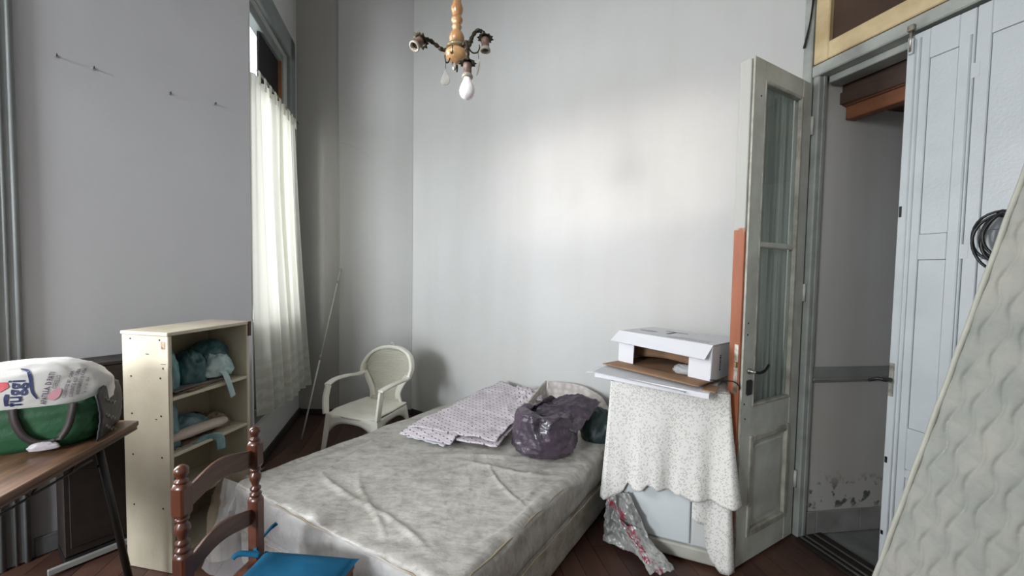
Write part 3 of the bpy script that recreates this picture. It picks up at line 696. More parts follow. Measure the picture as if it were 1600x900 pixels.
# loose clear plastic hanging down at the foot, with a pulled-out corner
M_CLEAR = plastic('clear_dusty_plastic', (.78,.78,.80), .30, .10)
def drape(u, v):
    p = FL + (FR_ - FL) * lerp(-.02, 1.0, u); d = (FR_ - FL).normalized(); nn = Vector((d.y, -d.x, 0))
    out = .012 + .05*v**1.3*(1+.7*math.sin(u*17+1)) + .022*ridge((u*6, v*1.2, 1), 3, 1.6)*min(1, v*3+.15)
    z = lerp(.468, .06, v) + .01*math.sin(u*11)*(1-v)
    return tuple(p + nn*out + Vector((0,0,z)))
MB().grid(drape, 110, 28).build('plastic_skirt', M_CLEAR, bed, True)
def corner(u, v):
    a = FL + Vector((.10, .13, .462)); b = FL + Vector((.10, -.05, .462)); c = FL + Vector((-.13, .16, .315)); d = FL + Vector((-.02, -.06, .16))
    p = a*(1-u)*(1-v) + b*u*(1-v) + c*(1-u)*v + d*u*v
    k = .020*ridge((u*3, v*3, 5), 4, 1.5)*min(1, v*2.5)
    return tuple(p + Vector((-.5,-.3,.5))*k)
MB().grid(corner, 40, 40).build('plastic_corner', M_CLEAR, bed, True)

# patterned folded sheet on the bed
t = NT('tiny_print_cloth'); v = t.mapping((28,28,28), 'UV' if False else 'Object', (0,0,.7))
sx = t.n.new('ShaderNodeVectorMath'); sx.operation = 'FRACTION'; t.l.new(v, sx.inputs[0]); S = t.sep(sx.outputs[0])
a = t.math('ABSOLUTE', t.math('SUBTRACT', S[0], .5)); b = t.math('ABSOLUTE', t.math('SUBTRACT', S[1], .5))
dot = t.math('LESS_THAN', t.math('ADD', t.math('MULTIPLY', a, 1.0), t.math('MULTIPLY', b, 1.9)), .30)
ring = t.math('LESS_THAN', t.math('ABSOLUTE', t.math('SUBTRACT', t.math('MAXIMUM', a, b), .43)), .04)
c = t.mix(t.math('MULTIPLY', ring, .35), srgb(205,198,203), srgb(150,128,140)); c = t.mix(t.math('MULTIPLY', dot, .9), c, srgb(92,66,82))
t.col(c); t.set(Roughness=.7); M_PRINT = t.m
M_WPAP = mat('white_backing_paper', srgb(205,206,212), .6, .05)
ps = thing('printed_sheet', 'folded bedding with tiny purple print lying on the mattress', 'bedding')
SQ = [(-.66,2.60,.472),(-.085,2.385,.476),(.215,3.06,.545),(-.09,3.40,.560)]
def sheet(dz, sh, amp, q=SQ, seed=0):
    def fn(u, v):
        p = quadfn(q, u, v); w = .012*fbm((u*3+seed, v*3, 2), 3, 1.4) + .008*ridge((u*2, v*4+seed, 4), 2, 1.3)
        return (p.x + .012*fbm((v*5+seed, 1, 1), 2, 2), p.y + .012*fbm((u*5+seed, 7, 1), 2, 2), p.z + dz + max(w*amp, -.008))
    return MB().grid(fn, 60, 60)
sheet(.034, 0, 1).build('top_layer', M_PRINT, ps, True, solid=.006)
sheet(.018, 0, .6, [(-.68,2.57,.470),(-.075,2.365,.470),(.225,3.05,.54),(-.10,3.38,.55)], 3).build('middle_layer', M_PRINT, ps, True, solid=.008)
sheet(.006, 0, .4, [(-.66,2.53,.466),(-.40,2.405,.462),(-.1,2.95,.50),(-.30,3.10,.51)], 5).build('paper_layer', M_WPAP, ps, True, solid=.003)
def flap(u, v):
    a, b, c, d = Vector((-.72,2.565,.477)), Vector((-.36,2.40,.482)), Vector((-.27,2.60,.522)), Vector((-.57,2.74,.525))
    p = quadfn((a, b, c, d), u, v); p.z += .014*math.sin(v*3.1) + .006*fbm((u*4, v*4, 8), 3, 1.5); return tuple(p)
MB().grid(flap, 40, 30).build('folded_flap', M_PRINT, ps, True, solid=.005)
def lump(u, v):
    p = quadfn([Vector((.05,2.94,.565)), Vector((.25,3.0,.555)), Vector((.24,3.12,.59)), Vector((.05,3.14,.625))], u, v)
    p.z += .02*math.sin(u*3.14)*math.sin(v*3.14) + .012*ridge((u*3, v*3, 3), 3, 1.5); return tuple(p)
MB().grid(lump, 30, 30).build('rumpled_end', M_PRINT, ps, True, solid=.006)

# grey embossed cardboard/paper thing at the bed head
t = NT('embossed_grey'); vor = t.n.new('ShaderNodeTexVoronoi'); vor.inputs['Scale'].default_value = 22; t.l.new(t.tc.outputs['Object'], vor.inputs[0])
t.col(t.mix(t.ramp(vor.outputs['Distance'], [(.2,(0,0,0)),(.6,(1,1,1))]), srgb(196,190,186), srgb(172,164,158))); t.set(Roughness=.6); t.bump(vor.outputs['Distance'], .4, .01); M_EMB = t.m
gb = thing('open_grey_bag', 'open grey embossed paper bag standing behind the purple bag', 'bag')
def gback(u, v):
    p = Vector((.30,3.13,0)).lerp(Vector((.76,2.83,0)), u); d = Vector((.55,.83,0))
    top = .455 + interp(u, [(0,.225),(.3,.235),(.55,.225),(.8,.17),(1,.05)])
    z = lerp(.445, top, v); p = p + d*(.04*math.sin(u*3.14)*(.4+.6*v)) + Vector((.008*fbm((u*5, v*5, 1), 3, 1.5), 0, z)); return tuple(p)
MB().grid(gback, 40, 16).build('back_panel', M_EMB, gb, True, solid=.006)
def gleft(u, v):
    p = Vector((.30,3.13,0)).lerp(Vector((.14,2.88,0)), u); z = lerp(.445, .455 + interp(u, [(0,.23),(1,.14)]), v)
    p = p + Vector((-.02*math.sin(v*2), .01*math.sin(u*5), z)); return tuple(p)
MB().grid(gleft, 20, 12).build('side_panel', M_EMB, gb, True, solid=.012)

# purple plastic bag with fold, and dark green bundle
t = NT('purple_plastic'); t.col(t.ramp(t.noise(5, 4), [(.35, srgb(48,39,51)), (.65, srgb(80,65,80))])); t.set(Roughness=.34, Coat_Weight=.4, Coat_Roughness=.12)
t.bump(t.noise(16, 5, t.mapping((1,1,.6)), .65), .5, .03); M_PURP = t.m
pb = thing('purple_plastic_bag', 'crumpled shiny purple plastic bag sitting on the bed', 'bag', (.215, 2.41, .455))
pb.scale = (1.0, 1.0, .83)
def bagfn(u, v):
    a = u*2*math.pi; ca, sa = math.cos(a), math.sin(a)
    prof = interp(v, [(0,0.0),(.04,.62),(.10,.88),(.22,1.0),(.45,1.0),(.62,.95),(.75,.82),(.84,.62),(.92,.42),(1,.10)])
    hgt = interp(v, [(0,.0),(.04,.0),(.10,.012),(.22,.05),(.45,.16),(.62,.235),(.75,.285),(.84,.30),(.92,.27),(1,.225)])
    q = Vector((ca*1.2, sa*1.2, v*2.6))
    k = 1 + .07*fbm(q, 2, 1.2) + .095*(ridge(q + Vector((3,1,0)), 4, 1.5)-.5)*min(1, v*5)
    x, y = .185*prof*k*ca, .165*prof*k*sa
    z = hgt*(1 + .10*ca*0 + .08*fbm(q, 2, 1.5)) + (.05*max(0, -ca+.2)*v*v*.6)
    return (x, y, z)
MB().grid(bagfn, 96, 60, True).build('bag_body', M_PURP, pb, True)
def neck(u, v):
    # folded-over mouth lying to the right
    p0 = Vector((-.10,-.02,.27)).lerp(Vector((.10,.14,.325)), u); p1 = Vector((.17,-.14,.16)).lerp(Vector((.37,.14,.255)), u)
    p = p0.lerp(p1, v); p.z += .055*math.sin(v*2.6)*(.6+.4*u) + .02*ridge((u*2.2, v*2.2, 2), 3, 1.4); p.y += .012*fbm((u*4, v*4, 6), 3, 1.5); return tuple(p)
MB().grid(neck, 44, 40).build('folded_mouth', M_PURP, pb, True, solid=.003)
def neck2(u, v):
    p0 = Vector((-.16,-.06,.255)).lerp(Vector((.02,.10,.335)), u); p1 = Vector((-.12,.02,.20)).lerp(Vector((.10,.13,.29)), u)
    p = p0.lerp(p1, v); p.z += .03*math.sin(v*3.1) + .016*ridge((u*3, v*2, 7), 3, 1.5); return tuple(p)
MB().grid(neck2, 40, 20).build('gathered_rim', M_PURP, pb, True, solid=.003)
gn = blob((.585, 2.60, .455), (.115,.10,.15), 4, .15, 2.2, .30, .05).build('green_bundle', mat('dark_green_plastic', (.010,.028,.027), .45, .3, 8, .3, 20), None, True)
tag(gn, 'dark green bundle beside the purple bag near the white stand', 'bundle')

# ------------------------------------------------------------------ white stand under a printed cloth
SH_ = 112.73; sd_ = hd(SH_); S0 = Vector((.590, 2.245, 0)); Sang = math.atan2(sd_.y, sd_.x); SW, SD, SHT = .560, .365, .935
st = thing('white_cabinet', 'white low cabinet half covered by printed cloth beside the bed', 'cabinet', S0, Sang)   # local x to the right, y to the back
M_ENAM = mat('white_enamel', srgb(214,220,222), .35, .06, 3, 0)
box(0, SW, .015, SD, .03, SHT).build('body', M_ENAM, st, bevel=.01, seg=2)
box(.06, SW-.145, -.006, .014, .10, SHT-.04).build('door', M_ENAM, st, bevel=.008, seg=2)
box(SW-.135, SW-.01, -.003, .014, .10, SHT-.04).build('side_panel', mat('white_panel', srgb(206,208,206), .4, .05), st, bevel=.006)
box(.02, SW-.01, -.004, .03, .012, .09).build('plinth', mat('dusty_plinth', srgb(188,186,176), .5, .2, 8), st, bevel=.012, seg=2)
t = NT('leaf_print_cloth'); 
vo = t.n.new('ShaderNodeTexVoronoi'); vo.inputs['Scale'].default_value = 125; vo.inputs['Randomness'].default_value = .75
vm = t.mapping((1, 1, 1), rot=(0, .7, 0)); 
mm = t.n.new('ShaderNodeMapping'); mm.inputs['Scale'].default_value = (1.0, .6, .36); t.l.new(vm, mm.inputs[0]); t.l.new(mm.outputs[0], vo.inputs[0])
vo2 = t.n.new('ShaderNodeTexVoronoi'); vo2.inputs['Scale'].default_value = 120; vo2.inputs['Randomness'].default_value = .75
vm2 = t.mapping((1, 1, 1), rot=(0, -.7, 0)); mm2 = t.n.new('ShaderNodeMapping'); mm2.inputs['Scale'].default_value = (1.0, .6, .36); t.l.new(vm2, mm2.inputs[0]); t.l.new(mm2.outputs[0], vo2.inputs[0])
d1_ = t.math('LESS_THAN', vo.outputs['Distance'], .29); d2_ = t.math('LESS_THAN', vo2.outputs['Distance'], .29)
pt = t.math('MAXIMUM', d1_, d2_)
t.col(t.mix(t.math('MULTIPLY', pt, .75), srgb(226,224,219), srgb(176,172,168))); t.set(Roughness=.85, Specular_IOR_Level=.2); M_LEAF = t.m
cl = thing('printed_cloth', 'white cloth with small grey leaf print draped over the white cabinet', 'cloth', S0, Sang)
def top_cloth(u, v): return (lerp(-.012, SW+.012, u), lerp(-.012, SD+.01, v), SHT + .006 + .002*fbm((u*4, v*4, 1), 2, 1.5))
MB().grid(top_cloth, 20, 14).build('top_spread', M_LEAF, cl, True, solid=.003)
LP = [(-.42, SD), (-.012, SD), (0, 0), (1, 0), (1.012, SD), (1.4, SD)]
per_ = [(-.014, SD*1.0), (-.014, -.014), (SW+.014, -.014), (SW+.014, SD)]
lens_ = [SD+.014, SW+.028, SD+.014]
tot = sum(lens_)
def skirt(u, v, hem, push, amp=1.0, s0=0.0, s1=1.0):
    s = lerp(s0, s1, u)*tot
    if s < lens_[0]: p = Vector((-.014, SD - s, 0)); nn = Vector((-1,0,0)); near = lens_[0]-s
    elif s < lens_[0]+lens_[1]: p = Vector((-.014 + s - lens_[0], -.014, 0)); nn = Vector((0,-1,0)); near = min(s-lens_[0], lens_[0]+lens_[1]-s)
    else: p = Vector((SW+.014, -.014 + s - lens_[0]-lens_[1], 0)); nn = Vector((1,0,0)); near = s-lens_[0]-lens_[1]
    cdir = Vector((-1,-1,0)).normalized() if s < tot/2 else Vector((1,-1,0)).normalized()
    k = math.exp(-near/.05)
    nn = (nn*(1-k*.6) + cdir*k*.6)
    zb = hem((s - lens_[0])/lens_[1])
    z = lerp(SHT+.004, zb, v)
    rip = (.5+.5*math.sin(s*26 + 1.5*math.sin(s*7)))*.030*v**1.2 + .012*math.sin(s*61)*v**2*.5 + .004
    flare = .05*k*v**1.2 + push*v
    p = p + nn*(rip*amp + flare) ; p.z = z; return tuple(p)
hem1 = lambda x: interp(x, [(-.7,.30),(-.05,.28),(.0,.265),(.07,.30),(.14,.33),(.18,.385),(.24,.35),(.30,.355),(.36,.40),(.45,.375),(.52,.39),(.60,.365),(.66,.375),(.72,.36),(.80,.37),(.88,.38),(.95,.37),(1.02,.385),(1.1,.39),(1.7,.36)])
MB().grid(lambda u, v: skirt(u, v, hem1, .006), 220, 40).build('front_drape', M_LEAF, cl, True, solid=.003)
hem2 = lambda x: interp(x, [(.70,.36),(.72,.27),(.78,.245),(.84,.24),(.86,.12),(.90,.06),(.96,.02),(1.05,.05),(1.2,.06),(1.7,.06)])
MB().grid(lambda u, v: skirt(u, v, hem2, -.004, .55, (lens_[0]+lens_[1]*.74)/tot, .96), 90, 40).build('under_layer', M_LEAF, cl, True, solid=.003)
# crumpled plastic with a red flowered band at the cabinet's lower left
t = NT('dusty_wrap_red_band'); S = t.sep()
wob = t.math('MULTIPLY', t.math('SUBTRACT', t.noise(7, 4), .5), .10)
dd_ = t.math('ADD', t.math('ADD', t.math('MULTIPLY', S[0], .88), S[2]), wob)
bnd = t.math('LESS_THAN', t.math('ABSOLUTE', t.math('SUBTRACT', dd_, .265)), .022)
fl_ = t.ramp(t.noise(38, 3), [(.44,(0,0,0)),(.56,(1,1,1))])
c = t.mix(t.ramp(t.noise(6, 4), [(.35,(0,0,0)),(.65,(1,1,1))]), srgb(120,120,119), srgb(176,175,172))
t.col(t.mix(t.math('MULTIPLY', bnd, fl_), c, srgb(150,58,76))); t.set(Roughness=.3, Coat_Weight=.4, Alpha=.93); t.bump(t.noise(16, 4), .6, .02); M_WRAP = t.m
wr = thing('plastic_wrap', 'crumpled dusty plastic wrap with red flowered band against the white cabinet foot', 'plastic wrap', S0, Sang)
def wrap1(u, v):
    # strip from under the cloth at left down to the floor in front
    a, b, c, d = Vector((-.02,-.022,.30)), Vector((.105,-.022,.33)), Vector((.29,-.08,.012)), Vector((-.03,-.045,.04))
    p = quadfn((a, b, c, d), u, v); k = ridge((u*3, v*3, 2), 4, 1.3)
    p.y -= .018*k + .02*math.sin(v*3.1); p.x += .008*fbm((u*4, v*4, 3), 3, 2); p.z = max(.006, p.z); return tuple(p)
MB().grid(wrap1, 50, 50).build('wrap_sheet', M_WRAP, wr, True, solid=.002)
def wrap2(u, v):
    a, b, c, d = Vector((.04,-.075,.20)), Vector((.17,-.075,.175)), Vector((.345,-.135,.045)), Vector((.23,-.165,.008))
    p = quadfn((a, b, c, d), u, v); k = ridge((u*2, v*3, 6), 4, 1.3); p.y -= .014*k + .012*math.sin(u*3.1); p.z = max(.006, p.z + .010*fbm((u*3, v*5, 1), 3, 1.5)); return tuple(p)
MB().grid(wrap2, 40, 50).build('wrap_tail', M_WRAP, wr, True, solid=.002)

# flat tray box and open carton on top
TRO = Vector((.435, 2.315, .948)); trd = hd(126); TA = math.atan2(trd.y, trd.x)
M_CARD = mat('white_card', srgb(222,222,226), .55, .03); M_KRAFT = mat('kraft_card', (.30,.175,.10), .75, .15, 9, .05, 80)
ty = thing('flat_white_box', 'flat white card box with open lid under the carton', 'box', TRO, TA)
ty.rotation_euler = (0, R(1.0), TA)
box(.06, .66, .0, .37, .0, .028).build('tray_body', M_CARD, ty, bevel=.002)
MB().add([(-.005,.02,.012),(.07,.0,.029),(.07,.30,.031),(.02,.28,.030)], [(0,1,2,3)]).build('lid_flap', M_CARD, ty, solid=.003)
MB().add([(.05,-.012,.030),(.55,-.025,.018),(.60,.30,.034),(.06,.30,.036)], [(0,1,2,3)]).build('lid', mat('grey_white_lid', srgb(205,206,210), .5, .04), ty, solid=.003)
box(.62, .68, .04, .16, .028, .034).build('torn_corner', M_KRAFT, ty)
cbx = thing('open_carton', 'white cardboard carton lying open with brown inside flap', 'box', (.668, 2.470, .996), math.atan2(-.7675, .641))
cbx.rotation_euler = (R(-1.5), R(1.0), math.atan2(*(Vector((1.038,2.055))-Vector((.668,2.470))).yx))
CW, CDp, CH = .556, .40, .195
def panel(nm, q, m1, th=.004, inner=M_KRAFT):
    o = MB().add(q, [(0,1,2,3)]).build(nm, m1, cbx, solid=th); return o
e_ = .0045
box(0, CW, 0, CDp, 0, .004).build('bottom', M_KRAFT, cbx); 
box(0, CW, 0, CDp, CH-.004, CH).build('top', M_CARD, cbx)
box(0, CW, .002, CDp-.002, CH-.0085, CH-.0045).build('top_inner', M_KRAFT, cbx)
box(0, .004, 0, CDp, .004, CH-.004).build('side', M_CARD, cbx); box(CW-.004, CW, 0, CDp, .004, CH-.004).build('side', M_CARD, cbx)
box(.004, CW-.004, CDp-.004, CDp, .004, CH-.009).build('back', M_KRAFT, cbx)
box(.002, .105, -.004, .0, .006, CH-.006).build('side_flap', M_CARD, cbx); box(CW-.118, CW-.002, -.004, .0, .006, CH-.006).build('side_flap', M_CARD, cbx)
MB().add([(-.004,-.001,CH-.001),(CW+.002,-.001,CH-.001),(CW-.012,-.062,CH-.072),(-.022,-.062,CH-.062)], [(0,1,2,3)]).build('top_flap', M_CARD, cbx, solid=.004)
def bfl(u, v):
    return (lerp(0, CW, u) + lerp(0, lerp(-.03, -.01, u), v), -.12*v, .004 - .0*v + .018*math.sin(u*3.1)*v*(1-v)*2 - .010*v)
MB().grid(bfl, 24, 8).build('bottom_flap', M_KRAFT, cbx, True, solid=.004)
def liner(u, v): return (lerp(.02, CW-.03, u), .17 + .02*math.sin(u*5), .02 + .09*v + .02*math.sin(u*3.3))
MB().grid(liner, 30, 6).build('inner_liner', M_KRAFT, cbx, True, solid=.004)
blob((.40,.06,.006), (.07,.04,.035), 9, .2, 3, .3, .18, 40, 24).build('clear_film', plastic('film_clear', (.75,.78,.78), .45, .08), cbx, True)
M_INK = mat('faded_black_print', (.06,.06,.065), .6, .2); M_INKG = mat('grey_print', (.40,.40,.42), .6, .1)
def text_mesh(body, size, m, parent, M, name='lettering', align='LEFT', bend=None, bold=0):
    cu = bpy.data.curves.new(name, 'FONT'); cu.body = body; cu.size = size; cu.align_x = align; cu.offset = bold; cu.resolution_u = 2
    o = bpy.data.objects.new(name + '_source', cu); COL.objects.link(o)
    dg = bpy.context.evaluated_depsgraph_get(); me = bpy.data.meshes.new_from_object(o.evaluated_get(dg))
    bpy.data.objects.remove(o, do_unlink=True); bpy.data.curves.remove(cu)
    me.transform(M)
    if bend:
        bm = bmesh.new(); bm.from_mesh(me)
        bmesh.ops.triangulate(bm, faces=bm.faces)
        bmesh.ops.subdivide_edges(bm, edges=[e for e in bm.edges if e.calc_length() > .012], cuts=1)
        for v in bm.verts: v.co = bend(v.co)
        bm.to_mesh(me); bm.free()
    me.materials.clear(); me.materials.append(m); me.name = name
    r = bpy.data.objects.new(name, me); COL.objects.link(r); r.parent = parent; return r
# the carton's print is too blurred to read: rows of short strokes
random.seed(3)
def strokes(y0, h, x0, x1, m, wmin, wmax, z):
    b = MB(); x = x0
    while x < x1:
        w = random.uniform(wmin, wmax); b.box(x, x+w, y0 + random.uniform(0, h*.2), y0+h, z+.0003, z+.0009); x += w + random.uniform(.003, .006)
    return b.build('printed_row', m, cbx)
strokes(.045, .022, .28, .50, M_INKG, .010, .018, CH); strokes(.085, .010, .30, .52, M_INKG, .004, .009, CH); strokes(.105, .010, .33, .52, M_INKG, .004, .009, CH)
MB().box(.16,.30,.27,.285,CH+.0003,CH+.0009).box(.215,.235,.16,.275,CH+.0003,CH+.0009).build('printed_mark', M_INK, cbx)
MB().prism([(.10+.06*math.cos(a), .17+.035*math.sin(a)) for a in [i*.5236 for i in range(12)]], CH+.0003, CH+.0009).build('printed_mark', M_INKG, cbx)
b = MB(); z = .05
while z < .135:
    w = random.uniform(.004, .010); b.box(CW+.0003, CW+.0009, .10, .118, z, z+w); z += w + .004
b.build('printed_row', M_INK, cbx)
# thin black cable trailing from the stand top
cbl = thing('thin_cable', 'thin black cable trailing off the flat white box by the door lock', 'cable', (1.06, 2.03, .995))
MB().tube(smooth_path([(-.03,.02,.006),(.04,-.01,.012),(.085,-.01,.004),(.115,.0,-.03),(.10,.03,-.08),(.095,.05,-.20),(.11,.06,-.45)], 6), .003, 6).build('cable_run', M_BLACK, cbl, True)
MB().tube(smooth_path([(.115,.0,-.03),(.118,.02,.05),(.11,.04,.12)], 6), .003, 6).build('cable_end', M_BLACK, cbl, True)
# ------------------------------------------------------------------ white plastic armchair
M_PLAS = mat('cream_plastic', srgb(234,231,220), .42, .08, 6, 0, col2=srgb(222,218,206))
t = NT('woven_plastic'); wv = t.n.new('ShaderNodeTexWave'); wv.bands_direction = 'Z'; wv.inputs['Scale'].default_value = 26; wv.inputs['Distortion'].default_value = 1.5
t.l.new(t.tc.outputs['Object'], wv.inputs[0]); t.col(t.mix(t.math('MULTIPLY', wv.outputs['Fac'], .35), srgb(196,193,178), srgb(158,155,140))); t.set(Roughness=.5); t.bump(wv.outputs['Fac'], .5, .004); M_WOVE = t.m
pc = thing('plastic_armchair', 'cream plastic garden armchair in the corner behind the bed', 'chair', (-1.15, 3.25, 0), R(-19))   # local -y = front
def seat_fn(u, v):
    x = lerp(-1, 1, u); y = lerp(-1, 1, v)
    w = .225 - .02*(y > 0)*y
    return (x*w, y*.215 - .02*(1-x*x)*(y < 0)*(-y), .415 - .018*(1-x*x)*(1-y*y) - .012*(y+1)*.5 - (.022*max(0, -y-.7)/.3 if y < -.7 else 0))
MB().grid(seat_fn, 25, 25).build('seat', M_PLAS, pc, True, solid=.012)
# front apron (arched), side aprons
def apron(p, q, drop_mid, drop_end):
    p, q = Vector(p), Vector(q)
    def fn(u, v):
        a = p.lerp(q, u); dz = lerp(drop_mid, drop_end, abs(2*u-1)**3); return (a.x, a.y, a.z - dz*v)
    return MB().grid(fn, 24, 4)
apron((-.235,-.225,.40),(.235,-.225,.40),.055,.17).build('front_apron', M_PLAS, pc, True, solid=.012)
apron((-.235,-.225,.40),(-.20,.21,.39),.05,.14).build('side_apron', M_PLAS, pc, True, solid=.012)
apron((.235,-.225,.40),(.20,.21,.39),.05,.14).build('side_apron', M_PLAS, pc, True, solid=.012)
apron((-.20,.21,.39),(.20,.21,.39),.05,.14).build('rear_apron', M_PLAS, pc, True, solid=.012)
def legm(p, q, w0, w1):
    p, q = Vector(p), Vector(q); d = (p.x/abs(p.x), p.y/abs(p.y))
    vs = []
    for k in range(6):
        t_ = k/5; c = p.lerp(q, t_); w = lerp(w0, w1, t_)
        vs += [(c.x, c.y, c.z), (c.x - d[0]*w, c.y, c.z), (c.x - d[0]*w, c.y - d[1]*.012, c.z), (c.x - d[0]*.012, c.y - d[1]*.012, c.z), (c.x - d[0]*.012, c.y - d[1]*w, c.z), (c.x, c.y - d[1]*w, c.z)]
    fs = [(k*6+i, k*6+(i+1)%6, (k+1)*6+(i+1)%6, (k+1)*6+i) for k in range(5) for i in range(6)] + [(5,4,3,2,1,0), tuple(30+i for i in range(6))]
    return MB().add(vs, fs)
for sx in (-1, 1):
    legm((sx*.243,-.232,.40),(sx*.285,-.262,0),.06,.038).build('leg', M_PLAS, pc, bevel=.004)
    legm((sx*.205,.215,.39),(sx*.235,.29,0),.055,.034).build('leg', M_PLAS, pc, bevel=.004)
def strap(path, w, th, wdir):
    P = smooth_path(path, 6); wd = Vector(wdir).normalized(); vs = []
    n = len(P)
    for i in range(n):
        T = (P[min(i+1,n-1)] - P[max(i-1,0)]).normalized(); W_ = (wd - T*wd.dot(T)).normalized(); N_ = T.cross(W_)
        for a, b in ((-1,-1),(1,-1),(1,1),(-1,1)): vs.append(P[i] + W_*a*w/2 + N_*b*th/2)
    fs = [(k*4+i, k*4+(i+1)%4, (k+1)*4+(i+1)%4, (k+1)*4+i) for k in range(n-1) for i in range(4)] + [(3,2,1,0), tuple((n-1)*4+i for i in range(4))]
    return MB().add(vs, fs)
for sx in (-1, 1):
    strap([(sx*.245,-.225,.40),(sx*.255,-.215,.52),(sx*.252,-.19,.615)], .055, .020, (0,1,.2)).build('arm_post', M_PLAS, pc, True, bevel=.005, seg=2)
    strap([(sx*.252,-.205,.622),(sx*.268,-.10,.640),(sx*.265,.03,.638),(sx*.245,.14,.628),(sx*.222,.20,.640)], .050, .018, (1,0,0)).build('armrest', M_PLAS, pc, True, bevel=.005, seg=2)
    strap([(sx*.222,.205,.640),(sx*.165,.195,.56),(sx*.130,.195,.48),(sx*.140,.205,.40)], .05, .018, (1,.0,.3)).build('back_support', M_PLAS, pc, True, bevel=.004, seg=2)
strap([(-.235,.19,.62),(-.245,.225,.70),(-.20,.27,.79),(-.11,.292,.842),(0,.298,.858),(.11,.292,.842),(.20,.27,.79),(.245,.225,.70),(.235,.19,.62)], .05, .026, (0,.2,-.0001)).build('back_frame', M_PLAS, pc, True, bevel=.006, seg=2)
def bk(u, v):
    z = lerp(.39, .835, v); half = interp(z, [(.39,.145),(.46,.125),(.52,.135),(.60,.195),(.66,.225),(.72,.225),(.78,.19),(.81,.145),(.835,.06)])
    x = lerp(-1, 1, u)*half; y = lerp(.19, .288, v) + .02*(x/.23)**2*-1.2
    return (x, y, z)
MB().grid(bk, 25, 25).build('back_mesh', M_WOVE, pc, True, solid=.006)
MB().tube(smooth_path([(-.02,.295,.865),(-.015,.295,.885),(.0,.295,.892),(.015,.295,.885),(.02,.295,.865)], 5), .006, 8).build('hang_loop', mat('clear_loop', srgb(190,190,186), .25, .1), pc, True)

# leaning rod in the corner
A_, B_ = Vector((-1.864,3.524,.004)), Vector((-1.772,4.140,1.545))
rd = thing('leaning_rod', 'thin white curtain rod leaning in the corner beside the far window', 'rod', A_)
MB().tube([(0,0,0), (B_-A_)*.44], .008, 8).build('lower_tube', mat('white_rod_paint', srgb(196,196,192), .4, .1), rd, True)
MB().tube([(B_-A_)*.44, B_-A_], .0058, 8).build('upper_tube', MATS['white_rod_paint'], rd, True)
MB().tube([(B_-A_)*.43, (B_-A_)*.46], .010, 8).build('collar', mat('rod_collar', srgb(150,150,148), .4, .1), rd, True)
MB().tube([(B_-A_)*.90, (B_-A_)*.915], .010, 8).build('collar', MATS['rod_collar'], rd, True)

# ------------------------------------------------------------------ bookshelf
KH = 11.0; kx = hd(KH+90); K0 = Vector((-1.68, 1.945, 0)) - kx*.285
bs = thing('bookshelf', 'worn cream painted bookshelf against the left wall', 'bookshelf', K0, math.atan2(kx.y, kx.x))   # local x = depth to the open front (.285), y = along width
t = NT('chipped_cream_paint'); ch = t.ramp(t.noise(26, 5, None, .7), [(.70,(0,0,0)),(.74,(1,1,1))])
t.col(t.mix(ch, t.ramp(t.noise(4,5), [(.3, srgb(178,168,146)),(.7, srgb(198,190,170))]), srgb(96,70,48))); t.set(Roughness=.5); t.bump(t.noise(60,4), .12, .01); M_CRM = t.m
KD, KW, KHt, kt = .285, .478, 1.2, .02
box(0, KD, 0, kt, 0, KHt).build('side_panel', M_CRM, bs, bevel=.003); box(0, KD, KW-kt, KW, 0, KHt).build('side_panel', M_CRM, bs, bevel=.003)
box(-.004, KD+.002, -.004, KW+.004, KHt, KHt+.018).build('top_board', M_CRM, bs, bevel=.003)
box(0, .008, kt, KW-kt, .05, KHt).build('back_board', mat('shelf_back', srgb(160,148,124), .6, .15), bs)
for z in (.05, .32, .585, .872): box(.008, KD-.002, kt, KW-kt, z, z+.017).build('shelf_board', M_CRM, bs, bevel=.002)
box(.01, KD-.02, kt, KW-kt, 0, .05).build('plinth', M_CRM, bs)
for z in (1.18,.99,.80,.59,.33): 
    for x in (.055,.235): MB().lathe([(.005,0),(.004,.0015),(.001,.002)], 8, Matrix.Translation((x,0,z)) @ Matrix.Rotation(math.pi/2,4,'X')).build('screw_head', M_IRON, bs)
box(.245,.268,-.0012,.0,1.135,1.172).build('sticker', mat('torn_sticker', srgb(176,150,124), .6, .5, 40, col2=srgb(92,52,34)), bs)
for x, z, w, h in ((.15,1.105,.018,.004),(.25,1.035,.006,.010),(.24,1.06,.03,.002),(.20,.78,.010,.003)): box(x, x+w, -.0012, 0, z, z+h).build('paint_scratch', M_IRON, bs)
box(KD-.004, KD+.006, KW-.012, KW+.006, 1.13, KHt+.017).build('corner_bracket', mat('rust_brown', (.07,.025,.018), .6), bs)
BSM = bs.matrix_basis if False else (Matrix.Translation(K0) @ Matrix.Rotation(math.atan2(kx.y, kx.x), 4, 'Z'))
krz = math.atan2(kx.y, kx.x)
def onshelf(x, y, z): return BSM @ Vector((x, y, z))
def tealmat(nm, a, b, r=.4): return mat(nm, b, r, .3, 7, .35, 22, col2=a, coat=.15)
M_T1 = tealmat('teal_film', (.05,.13,.14), (.16,.30,.31)); M_T2 = tealmat('dark_teal_film', (.012,.05,.055), (.045,.12,.125)); M_T3 = tealmat('pale_teal_film', (.24,.36,.36), (.46,.56,.55))
def soft(name, label, cat, loc, r, seed, m, amp=.15, f=3, flat=.35, rid=.10, group=None):
    o = blob((0,0,0), r, seed, amp, f, flat, rid, 56, 34).build(name, m, None, True); o.location = loc; o.rotation_euler = (0,0,krz); return tag(o, label, cat, group)
G = 'plastic bags stuffed in the bookshelf'
soft('plastic_bag', 'teal plastic bag at the near end of the top shelf', 'plastic bag', onshelf(.16,.075,.892), (.075,.050,.19), 1, M_T1, group=G, flat=.3)
